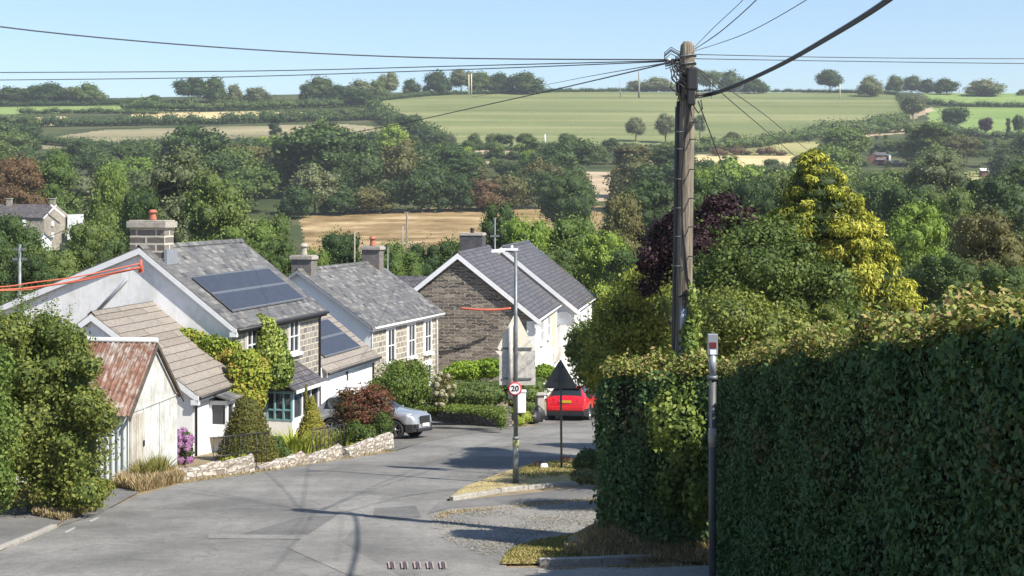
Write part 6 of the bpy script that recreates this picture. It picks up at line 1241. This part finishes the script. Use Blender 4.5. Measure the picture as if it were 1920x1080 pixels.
T_(935, 386, 90, 150, 'bush', 'dark', 'dark bush-like tree above the dark brick chimney'); T_(1065, 322, 110, 330, 'round', 'dark', 'large dark dome shaped tree right of the meadow', lod='mid'); T_(985, 415, 120, 118, 'bush', 'bright', 'bright green tree behind the white end house'); T_(1070, 412, 130, 122, 'bush', 'light', 'broad light green tree right of the brick chimney'); T_(1130, 440, 120, 118, 'bush', 'bright', 'bright tree over the slate roof end'); T_(1165, 372, 110, 160, 'bush', 'olive', 'olive green tree left of the purple tree'); T_(1180, 470, 130, 105, 'bush', 'mid', 'green tree left of the wooden pole'); T_(1215, 340, 130, 240, 'round', 'dark', 'dark tree just left of the wooden pole')
T_(1040, 470, 110, 108, 'bush', 'mid', 'green tree right behind the white house roof'); T_(900, 455, 70, 112, 'bush', 'mid', 'green tree behind the brick chimney')
T_(1722, 388, 130, 95, 'round', 'bright', 'round bright green tree right of the golden cypress'); T_(1850, 405, 170, 85, 'round', 'olive', 'large olive brown tree at the right edge'); T_(1770, 480, 150, 80, 'bush', 'mid', 'dark tree in front of the olive brown one'); T_(1880, 500, 130, 75, 'bush', 'mid', 'dark green tree above the hedge at the right edge'); T_(1700, 500, 110, 88, 'bush', 'mid', 'leafy tree low behind the golden cypress')
T_(1755, 290, 150, 260, 'round', 'greyg', 'grey green domed tree below the right fields'); T_(1640, 345, 150, 220, 'round', 'dark', 'dark tree right of the cypress tip'); T_(1860, 340, 170, 170, 'round', 'dark', 'wide dark tree above the olive brown one'); T_(1700, 350, 150, 170, 'round', 'dark', 'dark round tree over the bright green one'); T_(1780, 360, 130, 160, 'round', 'mid', 'mid green tree between the dark ones on the right'); T_(1920, 310, 140, 220, 'round', 'dark', 'dark tree cut by the right edge below the fields')
T_(1330, 335, 140, 190, 'bush', 'mid', 'spreading tree behind the purple leaves right of the pole'); T_(1410, 340, 130, 190, 'bush', 'dark', 'dark low tree left of the cypress'); T_(1320, 320, 70, 230, 'bush', 'bright', 'small bright tree close right of the wooden pole'); T_(1470, 330, 110, 200, 'bush', 'mid', 'tree just behind the left side of the cypress'); T_(1560, 320, 120, 230, 'round', 'mid', 'tree behind the right side of the cypress tip')
T_(1930, 430, 120, 120, 'bush', 'olive', 'brownish tree cut by the right edge above the hedge')
# lone trees and crest trees
def edge_row():
    for (px, yb, h_, w_, col, lab) in ((590, 403, 90, 90, 'greyg', 'pale grey tree at the left end of the meadow edge'), (640, 402, 60, 80, 'dark', 'dark low tree just right of the pale grey one'), (690, 400, 58, 100, 'olive', 'wide dull brown green bush at the meadow edge'), (735, 398, 60, 60, 'dark', 'small pointed dark tree at the meadow edge'),
        (790, 398, 95, 110, 'dark', 'big dark green tree over the middle of the meadow'), (850, 396, 80, 90, 'dark', 'dark tree right of the biggest over the meadow'), (905, 394, 70, 90, 'brown', 'dull brown tree over the right meadow'), (960, 393, 76, 90, 'olive', 'olive tree left of the large dark dome'), (1010, 391, 70, 70, 'dark', 'dark tree touching the large dark dome'), (560, 410, 70, 80, 'dark', 'dark tree at the meadow corner by the roofs')):
        F_(px, yb, h_, w_, 'bush' if w_ > h_ else 'round', col, lab)
def F_(px, ybase, h, wd, kind, col, label, name='broadleaf_tree', **kw):
    p = gfar(px, ybase); u = p.y/F; return tree(p, h*u/.95, wd*u/.92, kind, col, label, None, 'far', name=name, **kw)
F_(765, 256, 46, 48, 'round', 'dark', 'round tree standing alone on the left edge of the big green field'); F_(670, 208, 42, 56, 'round', 'dark', 'dark tree at the top left corner of the big green field')
F_(1192, 265, 46, 38, 'round', 'greyg', 'left of two pale round trees before the green field'); F_(1248, 268, 56, 38, 'round', 'greyg', 'right of two pale round trees by the big pole')
F_(1790, 245, 50, 54, 'round', 'dark', 'lone dark oak in the right hand field'); F_(1848, 255, 38, 26, 'round', 'purple', 'small reddish tree in the right hand field'); F_(1890, 258, 36, 10, 'tall', 'dark', 'thin dark spire tree in the right hand field'); F_(1910, 256, 40, 24, 'round', 'dark', 'small dark tree at the right edge of the field')
F_(1712, 226, 50, 46, 'round', 'greyg', 'tree beside the pale track on the ridge'); F_(1312, 258, 44, 22, 'round', 'greyg', 'slim tree right of the big pole against the field'); F_(958, 280, 26, 9, 'tall', 'dark', 'tiny upright tree at the foot of the green field'); F_(516, 262, 44, 30, 'tall', 'dark', 'dark upright tree on the dry pasture edge')
edge_row()
crest = [(20, 193, 30, 60, 'far left skyline tree'), (58, 193, 30, 44, 'low skyline tree left of the wide one'), (100, 193, 34, 70, 'wide skyline tree over the green strip'), (135, 194, 28, 30, 'small skyline tree between two wide ones'), (165, 194, 38, 50, 'round skyline tree ending the left row'),
         (285, 196, 16, 34, 'low bushy tree after the gap in the skyline'), (358, 192, 38, 50, 'left half of the dark skyline clump'), (396, 190, 42, 52, 'right half of the dark skyline clump'), (440, 190, 32, 26, 'slim dark skyline tree'), (482, 190, 26, 44, 'pale skyline tree with open crown'), (600, 188, 44, 60, 'tallest skyline tree left of the green field'), (575, 188, 30, 26, 'small tree leaning on the tallest skyline one'), (640, 188, 26, 40, 'low skyline tree right of the tallest'),
         (675, 184, 34, 50, 'skyline tree left end of the loose row'), (706, 183, 32, 40, 'middle skyline tree of the loose row'), (729, 182, 38, 32, 'pale narrow skyline tree ending the loose row'), (771, 176, 28, 32, 'single round skyline tree with gaps on both sides'), (820, 175, 38, 50, 'round tree left end of the skyline wood'), (865, 172, 34, 40, 'skyline wood tree by the masts'), (905, 172, 34, 52, 'middle tree of the skyline wood'), (940, 172, 32, 46, 'fourth tree of the skyline wood'), (985, 173, 34, 66, 'wide tree sloping down at the right end of the skyline wood'),
         (1192, 168, 18, 36, 'low skyline tree left of the thick pale pole'), (1232, 168, 24, 56, 'low wide skyline tree left of the big pole'), (1330, 170, 34, 40, 'skyline tree right of the big pole'), (1370, 170, 38, 46, 'tallest skyline tree right of the big pole'), (1415, 172, 26, 40, 'skyline tree under the sweeping cable'), (1556, 172, 34, 42, 'round lone skyline tree with bare stem'), (1632, 178, 36, 42, 'round skyline tree in the hedge gap'),
         (1680, 172, 28, 34, 'left tree of the right skyline row'), (1710, 171, 26, 40, 'second tree of the right skyline row'), (1740, 172, 24, 34, 'third tree of the right skyline row'), (1775, 174, 24, 44, 'last tree of the right skyline row'), (1846, 177, 28, 66, 'isolated dome of trees at the far right skyline'), (1918, 176, 8, 18, 'tiny bush at the right end of the skyline')]
for i, (px, yb, h_, w_, lab) in enumerate(crest):
    F_(px, yb+3, h_*1.2+5, w_*1.2, 'bush' if i % 3 or w_ > h_*1.4 else 'round', ['dark', 'dark', 'mid', 'dark', 'greyg'][(i*3) % 5] if 'pale' not in lab else 'greyg', lab, trunk=True)
# hedgerows of the far fields: each one object
def hedgerow(pts, h, wd, label, col='dark', dens=1.0, seed=0):
    P = [gfar(*p) for p in pts]; rs = random.Random(seed+int(pts[0][0])); bl = []
    for a, b_ in zip(P[:-1], P[1:]):
        n = max(2, int((b_-a).length/(wd*.55)*dens))
        for i in range(n):
            q = a.lerp(b_, (i+rs.random()*.6)/n); q.z = g(q.x, q.y); r = h*rs.uniform(.55, 1.15); bl.append(((q.x, q.y+rs.uniform(-1, 1), q.z+r*.45), (wd*.62, wd*.55, r*.55)))
    lv = Leaves(); lv.blobs(bl, 150*len(bl), h*.17, core=.62, rough=.2, jit=1.0, shell=(.6, 1.2)); return tag(lv.build('hedgerow', L[col]), label, 'hedgerow')
hedgerow([(1020, 174), (1180, 171), (1300, 172), (1500, 173), (1700, 180)], 3.2, 5, 'thin dark hedgerow along the top of the big green field'); hedgerow([(700, 190), (800, 180), (1020, 174)], 4, 6, 'hedgerow on the skyline above the big green field left part')
hedgerow([(-40, 200), (190, 198), (290, 196)], 4.5, 6, 'hedgerow under the far left skyline trees'); hedgerow([(200, 194), (330, 194), (440, 193)], 3, 5, 'low skyline hedgerow left of the dark clump')
hedgerow([(40, 214), (150, 212), (300, 214)], 4, 7, 'short hedgerow between the green strip and gold strip on the left', 'mid'); hedgerow([(-40, 238), (200, 236), (420, 232), (640, 226), (710, 224)], 6.5, 8, 'thick tree-like hedgerow below the gold strip', dens=1.3)
hedgerow([(230, 206), (400, 208), (560, 203), (700, 200)], 7, 9, 'thick hedgerow across the hillside above the gold strip', 'mid', 1.2); hedgerow([(470, 222), (560, 220), (700, 214)], 5, 8, 'second thick hedgerow at the right end of the gold strip', 'mid')
hedgerow([(690, 205), (730, 232), (780, 256), (835, 276)], 8, 9, 'dark hedgerow slanting down the left side of the green field', dens=1.3); hedgerow([(820, 278), (950, 282), (1060, 280), (1290, 284)], 4, 7, 'hedgerow along the foot of the big green field'); hedgerow([(860, 300), (930, 296), (1000, 300)], 4, 6, 'short dark hedgerow below the bare pale track')
hedgerow([(1290, 286), (1420, 276), (1500, 262), (1600, 245), (1700, 226)], 6, 8, 'hedgerow climbing right along the field foot', 'mid'); hedgerow([(1690, 182), (1740, 196), (1800, 200), (2000, 202)], 4, 6, 'dark hedgerow between the two right hand fields'); hedgerow([(1690, 184), (1700, 200), (1712, 214)], 4, 6, 'hedgerow beside the pale track up the ridge'); hedgerow([(1340, 292), (1400, 290), (1480, 292)], 4, 7, 'reddish dark hedgerow over the right gold field', 'brown'); hedgerow([(1740, 240), (1830, 258), (1960, 264)], 5, 8, 'hedgerow below the right hand fields'); hedgerow([(60, 268), (200, 280), (420, 276), (700, 262), (760, 276)], 5, 8, 'hedgerow along the bottom of the dry pasture', dens=1.2)
hedgerow([(1520, 210+40), (1620, 252), (1720, 246)], 7, 9, 'hedgerow above the bare strip on the right', 'mid')
# woodland filling the valley, tree by tree
ZN = [('left', -80, 560), ('centre', 560, 1270), ('right', 1270, 2000)]
LAB = {'dark': 'dark tree', 'mid': 'green tree', 'light': 'light green tree', 'olive': 'olive green tree', 'greyg': 'grey green tree', 'bright': 'bright green tree', 'brown': 'brownish tree'}
WH = {'left': 'in the wood below the dry pasture on the left', 'centre': 'in the wood between the green field and dry meadow', 'right': 'in the wood below the fields on the right'}
LM = [(70, 'by the left edge'), (170, 'above the farmhouse'), (300, 'above the stone chimney'), (450, 'above the solar panels'), (600, 'left of the meadow'), (800, 'above the meadow poles'), (1000, 'above the stone gabled house'), (1130, 'by the bare track'), (1270, 'left of the pole'), (1400, 'right of the pole'), (1520, 'left of the cypress tip'), (1620, 'right of the cypress tip'), (1750, 'near the barn'), (1860, 'near the red hut'), (9999, 'by the right edge')]
rs = random.Random(77); y = 262.0; cnt = 0
OPEN = [f[1] for f in FIELDS]
def openat(px, py, m=0): return any(bool(inside(px, py, P)) for P in OPEN)
row = 0
while y < 480:
    p0 = gfar(960, y); u = p0.y/F; hpx = 15.0/u; step = hpx*.62; px = -70+rs.uniform(0, step); 
    while px < 1990:
        yy = y+rs.uniform(-4, 4); x_ = px+rs.uniform(-.25, .25)*step; px += step*rs.uniform(.8, 1.25)
        if y < 276 and not (-80 < x_ < 60 or 1500 < x_ < 2000 or 730 < x_ < 830): continue
        if openat(x_, yy) or openat(x_-step*.3, yy) or openat(x_+step*.3, yy): continue
        h = hpx*rs.choice([.6, .8, .9, 1, 1.1, 1.4])*rs.uniform(.9, 1.1)
        t = yy-h
        if bool(inside(x_, t+6, OPEN[0])) : h = min(h, max(30, yy-262+rs.uniform(-12, 8)))
        if 60 < x_ < 760 and yy < 300 and not 730 < x_: h = min(h, max(16, yy-262))
        if x_ > 1480 and yy < 300: h = min(h, max(16, yy-(255 if x_ > 1700 else 262)))
        if 1598 < x_ < 1712 and yy > 300: h = min(h, max(14, yy-316))
        if 1785 < x_ < 1880 and yy > 330: h = min(h, max(14, yy-342))
        for OP in OPEN[1:]:
            if bool(inside(x_, yy-h*.6, OP)): h *= .55
        zn = next(z for z, a, b_ in ZN if a <= x_ <= b_ or z == 'right')
        if zn == 'centre' and 400 < y and x_ > 560: continue
        if 85 < x_ < 190 and 360 < yy < 440: continue
        if 480 < x_ < 660 and yy > 396: continue
        col = rs.choices(['dark', 'mid', 'light', 'olive', 'greyg', 'bright', 'brown'], [32, 32, 10, 8, 8, 3, 1])[0]
        if zn == 'centre' and 340 < y: col = rs.choice(['dark', 'dark', 'olive', 'dark'])
        p = gfar(x_, yy); uu = p.y/F; w_ = h*rs.uniform(.85, 1.35)
        kind = rs.choices(['round', 'bush', 'tall', 'flat', 'cone'], [50, 28, 8, 8, 3])[0]
        lm = next(t_ for a_, t_ in LM if x_ < a_); rw_ = 'along the top of the wood' if yy < 300 else ('in mid wood' if yy < 350 else 'low in the wood'); sz = 'tall' if h > hpx else 'low'; sh_ = {'round': 'domed', 'bush': 'bushy', 'tall': 'narrow', 'flat': 'spreading', 'cone': 'pointed'}[kind]
        lab = '%s %s %s %s %s' % (sz, sh_, LAB[col], rw_, lm); tree(p, h*uu, w_*uu, kind, col, lab, lab.replace(' tree', ' trees', 1), 'far', trunk=False, name='woodland_tree'); cnt += 1
    y += hpx*.27; row += 1
print('wood trees', cnt)
# ------------------------------------------------------------------ air
mb = MB(); mb.box(-2600, 2600, -70, 3300, -260, 190)
o = mb.build('haze', [None]); m = bpy.data.materials.new('haze'); m.use_nodes = True; nt = m.node_tree; nt.nodes.remove(nt.nodes['Principled BSDF']); pv = nt.nodes.new('ShaderNodeVolumePrincipled'); pv.inputs['Color'].default_value = (.9, .95, 1, 1); pv.inputs['Density'].default_value = .00016; pv.inputs['Anisotropy'].default_value = .2
nt.links.new(pv.outputs[0], nt.nodes['Material Output'].inputs['Volume']); o.data.materials.clear(); o.data.materials.append(m); tag(o, 'thin summer haze over the valley', 'haze', kind='stuff')
